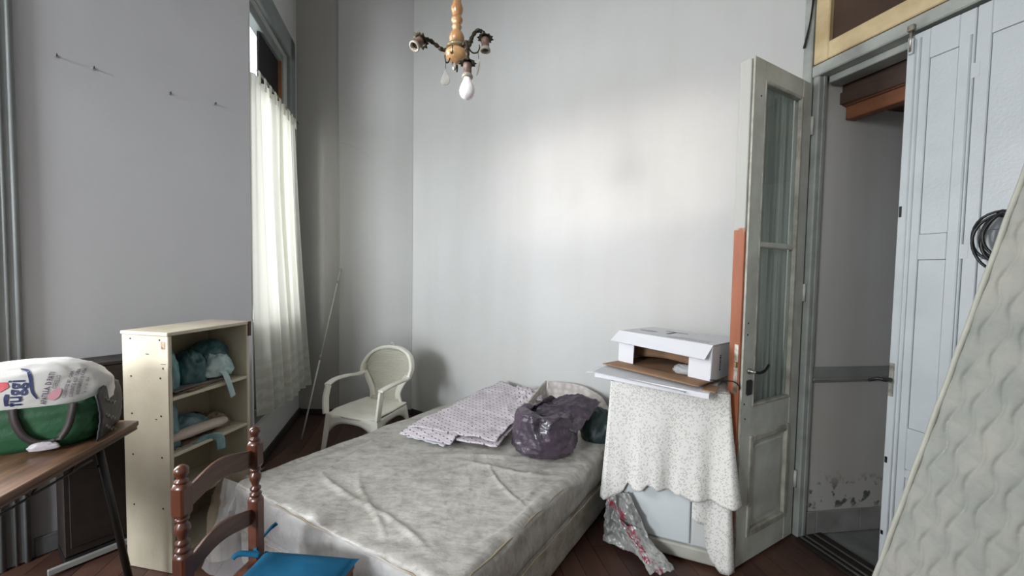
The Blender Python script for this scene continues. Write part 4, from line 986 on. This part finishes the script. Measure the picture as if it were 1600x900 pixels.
soft('plastic_bag', 'dark teal crumpled bag in the middle of the top shelf', 'plastic bag', onshelf(.135,.215,.905), (.10,.075,.13), 2, M_T2, group=G)
soft('plastic_bag', 'dark green bag lying high at the far end of the top shelf', 'plastic bag', onshelf(.13,.350,1.005), (.09,.095,.075), 3, M_T2, .12, 2.5, .5, .06, group=G)
soft('plastic_bag', 'pale teal plastic glove bundle on top of the papers', 'plastic bag', onshelf(.20,.325,.925), (.075,.080,.085), 5, M_T3, .18, 3, .4, .12, group=G)
gl = strap([(.24,.300,.965),(.285,.305,.945),(.302,.312,.90),(.306,.325,.85),(.306,.340,.80)], .034, .006, (0,1,0)).build('hanging_glove', M_T3, None, True, bevel=.002, sub=1)
gl.matrix_world = BSM; tag(gl, 'pale teal plastic strip hanging over the edge of the top shelf', 'glove')
M_PAPS = [mat('paper_a', srgb(150,146,142), .7, .2, 9), mat('paper_b', srgb(118,110,106), .7, .2, 9), mat('paper_c', srgb(128,100,80), .7, .2, 9)]
for k in range(5):
    o = MB().box(-.085,.085,-.13,.13,0,.004).build('magazine', M_PAPS[k % 3], None, bevel=.001)
    p = onshelf(.17 + .008*((k*7) % 3 - 1), .20 + .03*((k*5) % 4 - 1.5), .8895 + k*.0046); o.location = p; o.rotation_euler = (0, 0, krz + R((-8, 5, 12, -3, 8)[k]))
    tag(o, ['lowest', 'second lowest', 'middle', 'second highest', 'topmost'][k] + ' thin magazine in the pile on the top shelf', 'magazine', 'magazines on the top shelf')
# rolled pale cloth, net, papers on the middle shelf
def roll(u, v):
    a = v*2*math.pi; y = lerp(.03,.36,u); r = .026*(1-.25*abs(2*u-1)**4)*(1 + .05*fbm((u*5, math.cos(a), math.sin(a)), 3, 1.5))
    return (.215 + 1.5*r*math.cos(a) + .03*math.sin(u*3), y, .604 + .055 + r*math.sin(a) + .010*math.sin(u*4))
o = MB().grid(roll, 40, 24).build('rolled_cloth', mat('pale_pink_cloth', srgb(186,172,160), .85, .12, 6, .2, 40), None, True); o.matrix_world = BSM; tag(o, 'pale rolled cloth lying across the middle shelf', 'cloth')
soft('plastic_bag', 'teal net bag at the near end of the middle shelf', 'plastic bag', onshelf(.17,.07,.61), (.07,.045,.19), 7, tealmat('teal_net', (.05,.11,.12), (.13,.22,.23)), .15, 3, .3, .08, group=G)
soft('plastic_bag', 'flat teal film spread behind the rolled cloth', 'plastic bag', onshelf(.12,.20,.606), (.08,.13,.09), 8, MATS['teal_net'], .15, 3, .3, .1, group=G)
soft('black_pouch', 'small black pouch at the back of the middle shelf', 'pouch', onshelf(.09,.27,.67), (.05,.055,.03), 11, M_BLACK, .1, 2, .4, .05)
soft('crumpled_paper', 'crumpled brown paper at the far end of the middle shelf', 'paper', onshelf(.14,.36,.604), (.08,.07,.06), 12, mat('brown_grey_paper', srgb(128,112,92), .8, .2, 8), .2, 2.5, .3, .15)
g2 = strap([(.20,.10,.612),(.262,.17,.612),(.288,.24,.606),(.293,.265,.58),(.296,.27,.52)], .05, .006, (.3,.8,.1)).build('hanging_film', tealmat('teal_strip', (.10,.2,.21), (.26,.38,.39)), None, True, sub=1); g2.matrix_world = BSM; tag(g2, 'blue-green plastic strip hanging over the edge of the middle shelf', 'plastic strip')
for k in range(3):
    o = MB().box(-.07,.07,-.09,.09,0,.005).build('folded_paper', M_PAPS[k], None, bevel=.001); o.location = onshelf(.19, .15+.02*k, .6045+k*.0055); o.rotation_euler = (0,0,krz+R(6*k-5))
    tag(o, ['lowest', 'middle', 'topmost'][k] + ' folded paper under the rolled cloth on the middle shelf', 'paper', 'papers on the middle shelf')
# cardboard sheet and brown sack in front of the lower shelves
sk = blob((-1.50, 2.17, 0), (.085,.15,.36), 21, .12, 2, .25, .08, 60, 40, .9, R(-20)).build('cloth_sack', mat('beige_sack', srgb(150,136,116), .8, .25, 6, .3, 18, col2=srgb(112,98,80)), None, True); tag(sk, 'slumped beige cloth sack on the floor between bookshelf and bed', 'sack')

# ------------------------------------------------------------------ dark cabinet board behind the table, table
CP = Vector((-2.258,1.92,0)); ca_ = hd(34.7); 
cbn = thing('dark_cabinet', 'dark wooden cabinet end standing between table and bookshelf', 'cabinet', CP + ca_*.045, math.atan2(ca_.y, ca_.x))
box(0, .42, 0, .20, .06, 1.015).build('body', M_DARKW, cbn, bevel=.004); box(-.01, .43, -.008, .21, 1.015, 1.033).build('top', M_DARKW, cbn, bevel=.003)
box(0, .42, .0, .20, .0, .055).build('plinth', M_BLACK, cbn); box(-.06, .43, -.02, -.0005, .012, .042).build('pale_rail', mat('pale_rail_paint', srgb(150,150,146), .5, .2), cbn, bevel=.003)
box(.02, .40, -.006, -.0005, .10, .98).build('door', M_DARKW, cbn, bevel=.004)
MB().lathe([(.012,0),(.010,.012),(.014,.02),(.008,.026)], 12, Matrix.Translation((.36,-.006,.62)) @ Matrix.Rotation(math.pi/2,4,'X')).build('knob', mat('wood_knob', (.09,.04,.025), .4, .2), cbn, True)
TZ = .82; TH_ = -14.0; tdir = hd(TH_)     # table's long edge heading
T0 = Vector((-1.737, 1.846, 0)); ta = math.atan2(tdir.y, tdir.x)
tb = thing('wooden_table', 'brown wooden table with dark metal legs at the left edge', 'table', T0, ta)   # local x away from camera (0 = far end), y to the left
def wood_t(name, a, b, c3): 
    t = NT(name); v = t.mapping((.12, 1, 1)); n_ = t.noise(26, 6, v, .7); t.col(t.ramp(n_, [(.28,a),(.5,b),(.72,c3)])); t.set(Roughness=.42, Coat_Weight=.15); return t.m
M_TAB = wood_t('brown_tabletop', (.040,.018,.010), (.12,.058,.030), (.22,.12,.07)); M_TABE = wood_t('tabletop_edge', (.03,.015,.009), (.09,.045,.026), (.15,.08,.045))
MB().prism([(-1.3,0),(0,0),(.205,.734),(-1.3,.85)], TZ-.022, TZ).build('tabletop', M_TAB, tb, bevel=.003)
for i, (z0, z1) in enumerate(((TZ-.030,TZ-.0225),(TZ-.040,TZ-.031))): MB().prism([(-1.3,.004),(-.004,.004),(.20,.73),(-1.3,.846)], z0, z1).build('edge_band', M_TABE, tb, bevel=.002)
M_TL = mat('black_tube', (.015,.013,.012), .45, .3, 10)
legs = [((-.10,.10,TZ-.04),(-.02,.03,0)), ((-.10,.75,TZ-.04),(-.02,.82,0)), ((-1.2,.10,TZ-.04),(-1.28,.03,0)), ((-1.2,.75,TZ-.04),(-1.28,.82,0))]
for p, q in legs: MB().tube([p, q], .014, 10).build('leg', M_TL, tb, True)
MB().tube([(-.10,.30,TZ-.09),(-1.2,.30,TZ-.20)], .005, 6).build('truss_rod', M_TL, tb, True)
MB().tube([(-.10,.10,TZ-.16),(-.10,.75,TZ-.16)], .007, 6).build('cross_rod', M_TL, tb, True)
for y in (.12,.73):
    MB().tube([(-.09,y,TZ-.10),(-1.2,y,TZ-.10)], .005, 6).build('side_rod', M_TL, tb, True)
    zz = [(-.12 - k*.09, y, TZ-.045 if k % 2 == 0 else TZ-.13) for k in range(13)]
    MB().tube(zz, .004, 6).build('zigzag_rod', M_TL, tb, True); MB().tube([(-.10,y,TZ-.13),(-1.2,y,TZ-.13)], .005, 6).build('side_rod', M_TL, tb, True)
wb = thing('wooden_post', 'dark square post standing under the table by the wall', 'post', (-2.02,1.40,0), R(30))
box(-.02,.02,-.02,.02,0,.78).build('shaft', M_DARKW, wb, bevel=.003); box(-.045,.045,-.045,.045,0,.03).build('foot', M_DARKW, wb, bevel=.004)

# shopping bag on the table
BH = 60.; bxd = hd(BH); BO = Vector((-1.955, 1.595, TZ)) - bxd*.063; bang = math.atan2(bxd.y, bxd.x)
sb = thing('shopping_bag', 'green shopping bag with brown handle stuffed with a white printed plastic bag', 'bag', BO, bang)   # local x along the bag, -y = face to the camera
t = NT('green_nonwoven'); t.col(t.ramp(t.noise(6,5), [(.3,(.006,.04,.014)),(.7,(.012,.080,.029))])); t.set(Roughness=.6); t.bump(t.noise(70,3), .25, .006); M_GRN = t.m
def gfn(u, v):
    a = u*2*math.pi; ca, sa = math.cos(a), math.sin(a); p = .38
    x = math.copysign(abs(ca)**p, ca); y = math.copysign(abs(sa)**p, sa)
    k = 1 + .035*fbm((ca*2, sa*2, v*3), 3, 1.3); s_ = interp(v, [(0,.86),(.08,.94),(.3,1),(.7,1.02),(1,1.0)])
    return (x*.30*s_*k, y*.135*s_*k + .0, .002 + .185*v + .012*math.sin(a*2+1)*v)
MB().grid(gfn, 90, 24, True).build('bag_body', M_GRN, sb, True)
M_WPL = NT('white_printed_plastic'); M_WPL.col(M_WPL.ramp(M_WPL.noise(5,4), [(.3, srgb(182,179,174)),(.7, srgb(200,198,194))])); M_WPL.set(Roughness=.45, Coat_Weight=.15); M_WPL.bump(M_WPL.noise(9,5,M_WPL.mapping((.6,1,1))), .35, .02); M_WPL = M_WPL.m
def wfn(u, v):
    a = u*2*math.pi; b = (v-.5)*math.pi
    d = Vector((math.cos(a)*math.cos(b), math.sin(a)*math.cos(b), math.sin(b)))
    q = Vector((d.x*1.5, d.y*1.5, d.z*1.5+4)); k = 1 + .05*fbm(q, 2, 1.2) + .02*ridge(q, 3, 1.8)
    x = math.copysign(abs(d.x)**.75, d.x)*.315*k; 
    taper = interp(x, [(-.4,.55),(-.1,.85),(.1,1.0),(.25,1.05),(.32,.9)])
    y = math.copysign(abs(d.y)**.8, d.y)*.128*k; z = math.copysign(abs(d.z)**.8, d.z)*.138*k*taper
    return (x, y - .0, .205 + z)
wp = MB().grid(wfn, 90, 50, True); wpo = wp.build('white_plastic_bag', M_WPL, sb, True)
bvh = BVHTree.FromPolygons([Vector(v) for v in wp.v], [tuple(f) for f in wp.f])
def onto(co):
    z = co.z
    for k in range(40):
        h = bvh.ray_cast(Vector((co.x, -.6, z)), Vector((0,1,0)))
        if h[0] is not None and h[1].y < -.15: return h[0] + h[1]*.0025
        z -= .004
    return Vector((co.x, -.10, co.z))
M_BLUE = mat('navy_print', srgb(34,46,92), .5, .15); M_RED = mat('red_print', srgb(196,62,74), .5, .15); M_PINK = mat('pink_print', srgb(206,150,160), .5, .15); M_INKP = mat('purple_grey_print', srgb(92,74,98), .5, .2)
def pr(body, size, x, z, m, rot=80, bold=0, sx=.72):
    M = Matrix.Translation((x, 0, z)) @ Matrix.Rotation(math.pi/2, 4, 'X') @ Matrix.Rotation(R(rot), 4, 'Z') @ Matrix.Scale(sx, 4, (1,0,0))
    text_mesh(body, size, m, wpo, M, bend=onto, bold=bold)
pr('fuggi', .060, .098, .185, M_BLUE, 86, .0010, .9)
def swoosh(pts, w, m):
    P = smooth_path([(x, 0, z) for x, z in pts], 8); vs = []
    for i, p in enumerate(P):
        T_ = (P[min(i+1,len(P)-1)] - P[max(i-1,0)]).normalized(); N_ = Vector((-T_.z, 0, T_.x)); k = w*(.35+.65*math.sin(math.pi*min(1,(i+.5)/len(P)*1.0)))
        vs += [onto(p + N_*k), onto(p - N_*k)]
    MB().add(vs, [(2*i, 2*i+1, 2*i+3, 2*i+2) for i in range(len(P)-1)]).build('printed_swoosh', m, wpo)
swoosh([(.085,.318),(.108,.308),(.120,.28),(.128,.235),(.140,.205)], .0045, M_BLUE)
swoosh([(.064,.235),(.062,.22),(.060,.19)], .006, M_BLUE)
swoosh([(.0,.275),(.02,.262),(.04,.262),(.066,.270)], .020, M_RED)
swoosh([(.172,.195),(.182,.21),(.196,.235)], .014, M_PINK)
pr('APATILLA, D PATI', .021, .160, .180, M_INKP, 80, .0003)
pr('CERELLO', .017, .188, .235, M_INKP, 80)
pr('CORRIENTES 387 - CABA', .0135, .212, .195, M_INKP, 81, .0002, .66)
pr('CORRIENTES 4157 - CABA', .0135, .229, .195, M_INKP, 82, .0002, .66)
pr('ANDONAEGUI 80 CABA', .0135, .246, .200, M_INKP, 83, 0, .66)
pr('Tel  514  567  6354', .0115, .262, .200, M_INKP, 83, 0, .66)
# handle: brown loop on the camera face, loop ends under the rim
M_STRAP = mat('dark_brown_strap', (.022,.013,.011), .6, .3, 20)
strap([(.080,-.140,.178),(.088,-.148,.13),(.110,-.152,.075),(.145,-.154,.042),(.175,-.154,.036),(.205,-.152,.048),(.228,-.148,.09),(.238,-.144,.14),(.241,-.138,.178)], .024, .005, (.8,0,.6)).build('handle', M_STRAP, sb, True)
strap([(-.135,.140,.182),(-.12,.150,.09),(0,.152,.04),(.11,.148,.09),(.118,.140,.178)], .030, .005, (.8,0,.6)).build('handle', M_STRAP, sb, True)
blob((.163,-.157,.012), (.042,.010,.020), 31, .2, 3, .5, .1, 36, 20).build('white_logo_tag', mat('grey_white_logo', srgb(178,170,174), .5, .2, 20), sb, True)
def bend_end(u, v): 
    y = lerp(-.12,.13,u); return (.300 + .012*math.sin(v*3) + .004*fbm((u*4,v*4,2),2,2), y, lerp(.004,.235 - .04*abs(2*u-1), v))
bp = MB().grid(bend_end, 16, 16).build('black_end_panel', mat('black_print_panel', (.014,.013,.016), .55, .2), sb, True, solid=.008)
M_SCR = mat('pale_script', srgb(150,148,140), .6)
for z in (.17, .10, .05):      # faded handwriting-like print, too blurred to read
    MB().tube([(.3185 + .001*math.sin(k), -.085 + .011*k, z - .005*k + .009*math.sin(k*1.9)) for k in range(12)], .0016, 5).build('printed_script', M_SCR, sb, True)

# ------------------------------------------------------------------ wooden chair at the front
CH_ = 5.0; cy_ = hd(CH_); A0 = Vector((-.984, 1.177, 0))
wc = thing('wooden_chair', 'reddish wooden ladder-back chair with turned posts in the foreground', 'chair', A0, math.atan2(cy_.y, cy_.x) - math.pi/2)  # local y = along the back, +x = front
t = NT('red_brown_wood'); v = t.mapping((1,1,.10)); n_ = t.noise(22, 6, v, .65); t.col(t.ramp(n_, [(.28,(.030,.009,.005)),(.52,(.095,.028,.013)),(.74,(.16,.052,.024))])); t.set(Roughness=.32, Coat_Weight=.25, Coat_Roughness=.15); t.bump(n_, .08, .003); M_RWD = t.m
t = NT('slat_wood'); v = t.mapping((1,.12,1)); n_ = t.noise(24, 6, v, .65); t.col(t.ramp(n_, [(.28,(.030,.012,.007)),(.52,(.080,.032,.016)),(.74,(.13,.054,.028))])); t.set(Roughness=.36, Coat_Weight=.2); M_SLT = t.m
def post(y):
    b = MB()
    def blk(z0, z1, h=.021):
        c = .006; pts = [(-h+c,-h),(h-c,-h),(h,-h+c),(h,h-c),(h-c,h),(-h+c,h),(-h,h-c),(-h,-h+c)]
        s = .72; n = 8; vs = []
        for z, k in ((z0, s), (z0+.012, 1), (z1-.014, 1), (z1, s)): vs += [(px*k, y+py*k, z) for px, py in pts]
        b.add(vs, [(j*n+i, j*n+(i+1)%n, (j+1)*n+(i+1)%n, (j+1)*n+i) for j in range(3) for i in range(n)] + [tuple(range(n-1,-1,-1)), tuple(range(3*n,4*n))])
    blk(.0,.683); blk(.793,.897)
    T_ = Matrix.Translation((0,y,0))
    b.lathe([(.016,.683),(.020,.688),(.0205,.694),(.014,.700),(.0125,.704),(.0185,.709),(.0185,.716),(.0125,.722),(.0115,.727),(.015,.738),(.0205,.752),(.0195,.765),(.013,.775),(.012,.778),(.018,.782),(.018,.788),(.014,.793)], 20, T_)
    b.lathe([(.014,.895),(.0185,.899),(.0185,.905),(.012,.910),(.0115,.914),(.017,.921),(.0198,.931),(.018,.942),(.010,.949),(.002,.951)], 20, T_)
    return b
SP = .304
for y in (0, SP): post(y).build('back_post', M_RWD, wc, True, bevel=0)
for o in [c for c in wc.children if c.name.startswith('back_post')]:
    for p in o.data.polygons: p.use_smooth = len(p.vertices) == 4 and p.area < .0004
def slat(zc, h):
    ys = [lerp(.012, SP-.012, k/24) for k in range(25)]
    vs = []
    for y in ys:
        u = (y/SP*2-1); top = zc + h/2 + .018*math.cos(u*math.pi*.95)*.9; bot = zc - h/2 + .012*math.cos(u*math.pi)
        xb = -.004 - .010*(1-u*u)
        vs += [(xb-.007,y,bot),(xb+.007,y,bot),(xb+.007,y,top),(xb-.007,y,top)]
    fs = [(k*4+i, k*4+(i+1)%4, (k+1)*4+(i+1)%4, (k+1)*4+i) for k in range(24) for i in range(4)] + [(3,2,1,0),(96,97,98,99)]
    return MB().add(vs, fs)
slat(.845,.068).build('back_slat', M_SLT, wc, bevel=.003); slat(.625,.062).build('back_slat', M_SLT, wc, bevel=.003)
box(-.015,.385,-.015,SP+.015,.42,.448).build('seat', M_RWD, wc, bevel=.008, seg=2)
for y in (0, SP): MB().lathe([(.014,0),(.018,.05),(.020,.25),(.021,.42)], 14, Matrix.Translation((.36,y,0))).build('front_leg', M_RWD, wc, True)
for z in (.15,.28):
    for y in (0, SP): MB().tube([(.0,y,z),(.36,y,z)], .010, 8).build('stretcher', M_RWD, wc, True)
MB().tube([(.36,0,.2),(.36,SP,.2)], .010, 8).build('stretcher', M_RWD, wc, True); MB().tube([(0,0,.22),(0,SP,.22)], .010, 8).build('stretcher', M_RWD, wc, True)
CM = Matrix.Translation(A0) @ Matrix.Rotation(math.atan2(cy_.y, cy_.x) - math.pi/2, 4, 'Z')
cu_ = thing('seat_cushion', 'blue seat cushion with ties on the wooden chair', 'cushion', CM @ Vector((0,0,.449)), math.atan2(cy_.y, cy_.x) - math.pi/2)
def cushq(u, v, s):
    x = lerp(-1,1,u); y = lerp(-1,1,v)
    px = .225 + x*.185*(1 - .05*(1-y*y)*0 + .0); py = .135 + y*(.165 + .0*x)
    ex = (1-x**4)*(1-y**4)
    bulge = .030*ex**.6
    pin = 1 - .06*(1-abs(x)**3)*(abs(y)) - .06*(1-abs(y)**3)*abs(x)
    px = .225 + (px-.225)*pin; py = .135 + (py-.135)*pin
    z = .024 + s*(bulge + .002) + (.003*fbm((u*4, v*4, s), 2, 1.5))*ex
    return (px, py, max(z, .001))
t = NT('teal_blue_cloth'); t.col(t.ramp(t.noise(5,4), [(.3, srgb(14,76,108)),(.7, srgb(22,92,126))])); t.set(Roughness=.85, Specular_IOR_Level=.2); t.bump(t.noise(180,2), .15, .003); M_TEALC = t.m
mbc = MB().grid(lambda u, v: cushq(u, v, 1), 32, 32); mbc.grid(lambda u, v: cushq(u, v, -1), 32, 32)
co = mbc.build('cushion_body', M_TEALC, cu_, True); co.modifiers.new('w', 'WELD').merge_threshold = .006
strap([(.03,.275,.03),(.012,.285,.045),(.022,.345,.075),(.050,.350,.100)], .014, .003, (1,0,.4)).build('tie', M_TEALC, cu_, True)
strap([(.04,.27,.03),(-.02,.25,.045),(-.035,.23,.04)], .020, .003, (0,1,.4)).build('tie', M_TEALC, cu_, True)
strap([(.04,.0,.03),(-.01,-.025,.04),(-.03,-.03,.0)], .014, .003, (0,1,.4)).build('tie', M_TEALC, cu_, True)

# ------------------------------------------------------------------ chandelier
HX, HY = -.238, 1.65
M_ONYX = NT('amber_wood'); M_ONYX.col(M_ONYX.ramp(M_ONYX.noise(12,5,M_ONYX.mapping((1,1,.5))), [(.3,(.30,.14,.05)),(.7,(.55,.33,.15))])); M_ONYX.set(Roughness=.32, Coat_Weight=.4); M_ONYX = M_ONYX.m
M_BRON = mat('aged_bronze', (.085,.07,.045), .42, .4, 25, .2, 60, metal=.75, col2=(.03,.027,.02))
M_SOCK = mat('candle_socket', (.17,.10,.08), .5, .3, 15); M_PORC = mat('porcelain_ring', (.42,.38,.31), .5, .3, 12)
chn = thing('chandelier', 'old three-arm chandelier with amber turned stem and one white bulb', 'chandelier', (HX, HY, 2.358))
# stem from hub (local z ~ .08) up to ceiling
MB().lathe([(.010,.098),(.024,.100),(.030,.112),(.0305,.125),(.024,.140),(.016,.146),(.014,.150),(.018,.158),(.020,.165),(.016,.172),(.014,.176),(.022,.184),(.024,.194),(.018,.203),(.015,.208),(.022,.222),(.025,.236),(.019,.250),(.016,.262),(.020,.30),(.022,.40),(.016,.43)], 24).build('turned_stem', M_ONYX, chn, True)
MB().lathe([(.005,.43),(.006,1.70),(.05,1.72),(.06,1.81)], 12).build('ceiling_rod', M_BRON, chn, True)
MB().lathe([(.004,.020),(.010,.024),(.026,.029),(.041,.040),(.0475,.054),(.045,.066),(.034,.076)], 24).build('amber_bowl', M_ONYX, chn, True)
MB().lathe([(.034,.076),(.042,.080),(.044,.086),(.036,.094),(.026,.102)], 24).build('hub_disc', mat('pale_brass_disc', (.33,.27,.16), .4, .3, 20, metal=.5), chn, True)
MB().tube([(0,0,.014),(.001,0,.0),(.002,0,-.012)], [.006,.005,.003], 8).build('finial', M_BRON, chn, True)
def socket(parent, p, axis, m=M_SOCK):
    ax = Vector(axis).normalized(); Q = ax.to_track_quat('Z','Y').to_matrix().to_4x4(); Q.translation = Vector(p)
    b = MB(); n = 40; vs = []
    for rr, z in ((.006,-.004),(.020,-.002),(.030,.006),(.031,.008),(.020,.003),(.006,.004)):
        for k in range(n):
            a = 2*math.pi*k/n; w = 1 + (.14*math.cos(a*10) if rr > .025 else 0); vs.append(Q @ Vector((rr*w*math.cos(a), rr*w*math.sin(a), z)))
    b.add(vs, [(j*n+i, j*n+(i+1)%n, (j+1)*n+(i+1)%n, (j+1)*n+i) for j in range(5) for i in range(n)]); b.build('scalloped_cup', M_BRON, parent, True)
    MB().lathe([(.014,.004),(.0165,.012),(.0165,.022),(.0145,.026),(.016,.030),(.0155,.042),(.017,.046)], 18, Q).build('socket_shell', m, parent, True)
    MB().lathe([(.017,.046),(.021,.054),(.021,.060),(.0155,.061),(.0135,.055),(.0135,.035)], 18, Q, False).build('socket_ring', M_PORC, parent, True)
    MB().lathe([(.0135,.034),(.0005,.034)], 12, Q).build('socket_core', M_BLACK, parent)
    return Q
# left arm
def arm(pts, rad=.0075):
    P = smooth_path(pts, 8); a = MB().tube(P, [rad*(1 + .18*math.sin(i*1.3)) for i in range(len(P))], 8).build('arm', M_BRON, chn, True)
    for i in (len(P)//3, 2*len(P)//3): MB().lathe([(.010,-.004),(.012,0),(.010,.004)], 10, Matrix.Translation(P[i])).build('leaf_knob', M_BRON, a, True)
    return a
a1 = arm([(-.025,-.005,.080),(-.050,-.012,.066),(-.078,-.022,.080),(-.105,-.036,.092),(-.128,-.046,.088)]); socket(a1, (-.130,-.048,.086), (-.35,-.55,-.75))
a2 = arm([(.028,.0,.074),(.046,.008,.090),(.058,.015,.130),(.076,.022,.162),(.098,.028,.164),(.111,.032,.152)]); socket(a2, (.112,.032,.146), (.02,-.08,-1))
a3 = arm([(.020,-.025,.074),(.040,-.055,.072),(.052,-.085,.055),(.056,-.105,.012),(.057,-.110,-.022)]); Q3 = socket(a3, (.057,-.110,-.026), (0,0,-1))
M_BULB = NT('frosted_bulb'); M_BULB.col((.86,.87,.88)); M_BULB.set(Roughness=.18, Coat_Weight=.3, Subsurface_Weight=.2); M_BULB = M_BULB.m
MB().lathe([(.0125,.050),(.0135,.062),(.0165,.072),(.0235,.086),(.0285,.099),(.0300,.110),(.0280,.122),(.0220,.132),(.0125,.138),(.002,.140)], 28, Q3).build('bulb', M_BULB, chn, True)
# hooks and crystal drops
M_CRY = NT('dusty_crystal'); M_CRY.col((.72,.70,.64)); M_CRY.set(Roughness=.12, Transmission_Weight=.7, IOR=1.5, Alpha=.75); M_CRY = M_CRY.m
def hook(p, d):
    p = Vector(p); d = Vector(d)
    MB().tube(smooth_path([p, p + d*.35 + Vector((0,0,-.018)), p + d*.8 + Vector((0,0,-.020)), p + d + Vector((0,0,-.004)), p + d*.95 + Vector((0,0,.006))], 5), .0028, 6).build('wire_hook', M_BRON, chn, True); return p + d*.85 + Vector((0,0,-.016))
h1 = hook((-.022,-.03,.026), (-.018,-.012,0)); h2 = hook((.060,-.092,.030), (.040,.004,.012)); h3 = hook((-.022,-.034,.062), (.012,-.01,0)); hook((.004,-.02,.006), (-.016,-.008,0))
MB().tube([h1, h1 + Vector((0,0,-.03))], .0012, 5).build('drop_wire', M_BRON, chn)
dp = MB().lathe([(.001,.062),(.006,.056),(.005,.050),(.011,.040),(.018,.024),(.0185,.014),(.012,.004),(.002,0)], 12, Matrix.Translation(h1 + Vector((0,0,-.095))) @ Matrix.Scale(.35, 4, (0,1,0))).build('crystal_drop', M_CRY, chn)
MB().tube([h2, h2 + Vector((.003,0,-.03))], .0012, 5).build('drop_wire', M_BRON, chn)
MB().lathe([(.001,.060),(.004,.050),(.005,.03),(.0035,.01),(.001,0)], 8, Matrix.Translation(h2 + Vector((-.004,0,-.092))) @ Matrix.Rotation(R(10),4,'Y')).build('crystal_drop', M_CRY, chn)
MB().lathe([(.001,.034),(.006,.026),(.008,.014),(.004,.004),(.001,0)], 10, Matrix.Translation((-.006,-.03,-.022)) @ Matrix.Scale(.4, 4, (0,1,0))).build('crystal_drop', M_CRY, chn)

# ------------------------------------------------------------------ mattress leaning on the right wall
P0 = Vector((1.408, 1.583, .004)); P1 = Vector((1.806, 1.409, 2.015))
ed = (P1 - P0).normalized(); wd_ = RE.copy(); nn_ = ed.cross(wd_).normalized()
if nn_.x > 0: nn_ = -nn_
LL = (P1 - P0).length; WW = 1.0; THK = .13
lm = thing('leaning_mattress', 'old pale green quilted mattress leaning against the right wall', 'mattress')
lm.matrix_world = Matrix((wd_, ed, nn_)).transposed().to_4x4() if False else Matrix.Identity(4)
Ml = Matrix((wd_, ed, nn_)).transposed().to_4x4(); Ml.translation = P0
t = NT('quilted_green'); S = t.sep()
c = t.ramp(t.noise(3.2,6,None,.65), [(.32, srgb(150,154,147)),(.5, srgb(168,169,162)),(.68, srgb(184,180,171))])
c = t.mix(t.math('MULTIPLY', t.ramp(t.noise(11,5), [(.5,(0,0,0)),(.75,(1,1,1))]), .5), c, srgb(148,156,148)); t.col(c); t.set(Roughness=.7, Specular_IOR_Level=.3); t.bump(t.noise(30,5), .3, .01); M_QLT = t.m
def quilt(u, v):
    x = lerp(.0, WW, u); y = lerp(.0, LL, v)
    # wavy vertical channels, as in a scale/ogee pattern
    per = .050; a_ = .0115
    seam = lambda i: i*per + (a_ if i % 2 else -a_)*math.sin(y*2*math.pi/.18)
    i = int(x/per)
    while seam(i) > x: i -= 1
    while seam(i+1) <= x: i += 1
    fr = (x - seam(i)) / (seam(i+1) - seam(i))
    rdg = (4*fr*(1-fr))**.5
    yy = y/.18 + (.25 if i % 2 else .75); fy = yy - math.floor(yy); cross = abs(math.sin(math.pi*(fy + .22*(fr-.5))))**.5
    h = .0145*(.12 + .85*rdg)*(.5 + .5*cross) + .004*fbm((x*6, y*6, 1), 3, 1.5)
    eu = min(1, min(u, 1-u)/.03); ev = min(1, min(v, 1-v)/.02); e = math.sqrt(max(0, min(eu, ev)))
    return tuple(Ml @ Vector((x, y, h*e)))
MB().grid(quilt, 260, 380).build('quilted_face', M_QLT, lm, True)
M_QS = mat('mattress_border', srgb(172,176,166), .7, .15, 9, .2, 30)
def bodyfn():
    b = MB(); b.box(.0, WW, 0, LL, -THK, .002, Ml); return b
bodyfn().build('core', M_QS, lm, bevel=.01, seg=2)
def pipe(pts): return MB().tube([Ml @ Vector(p) for p in pts], .009, 8)
M_PIP2 = mat('pale_piping', srgb(196,196,184), .6, .1, 20)
pipe([(0, lerp(.01, LL-.01, k/40), .004+.002*math.sin(k*1.3)) for k in range(41)]).build('piping', M_PIP2, lm, True)
pipe([(lerp(.01, WW-.01, k/20), LL, .004) for k in range(21)]).build('piping', M_PIP2, lm, True)
pipe([(0, lerp(.01, LL-.01, k/40), -THK) for k in range(41)]).build('piping', M_PIP2, lm, True)
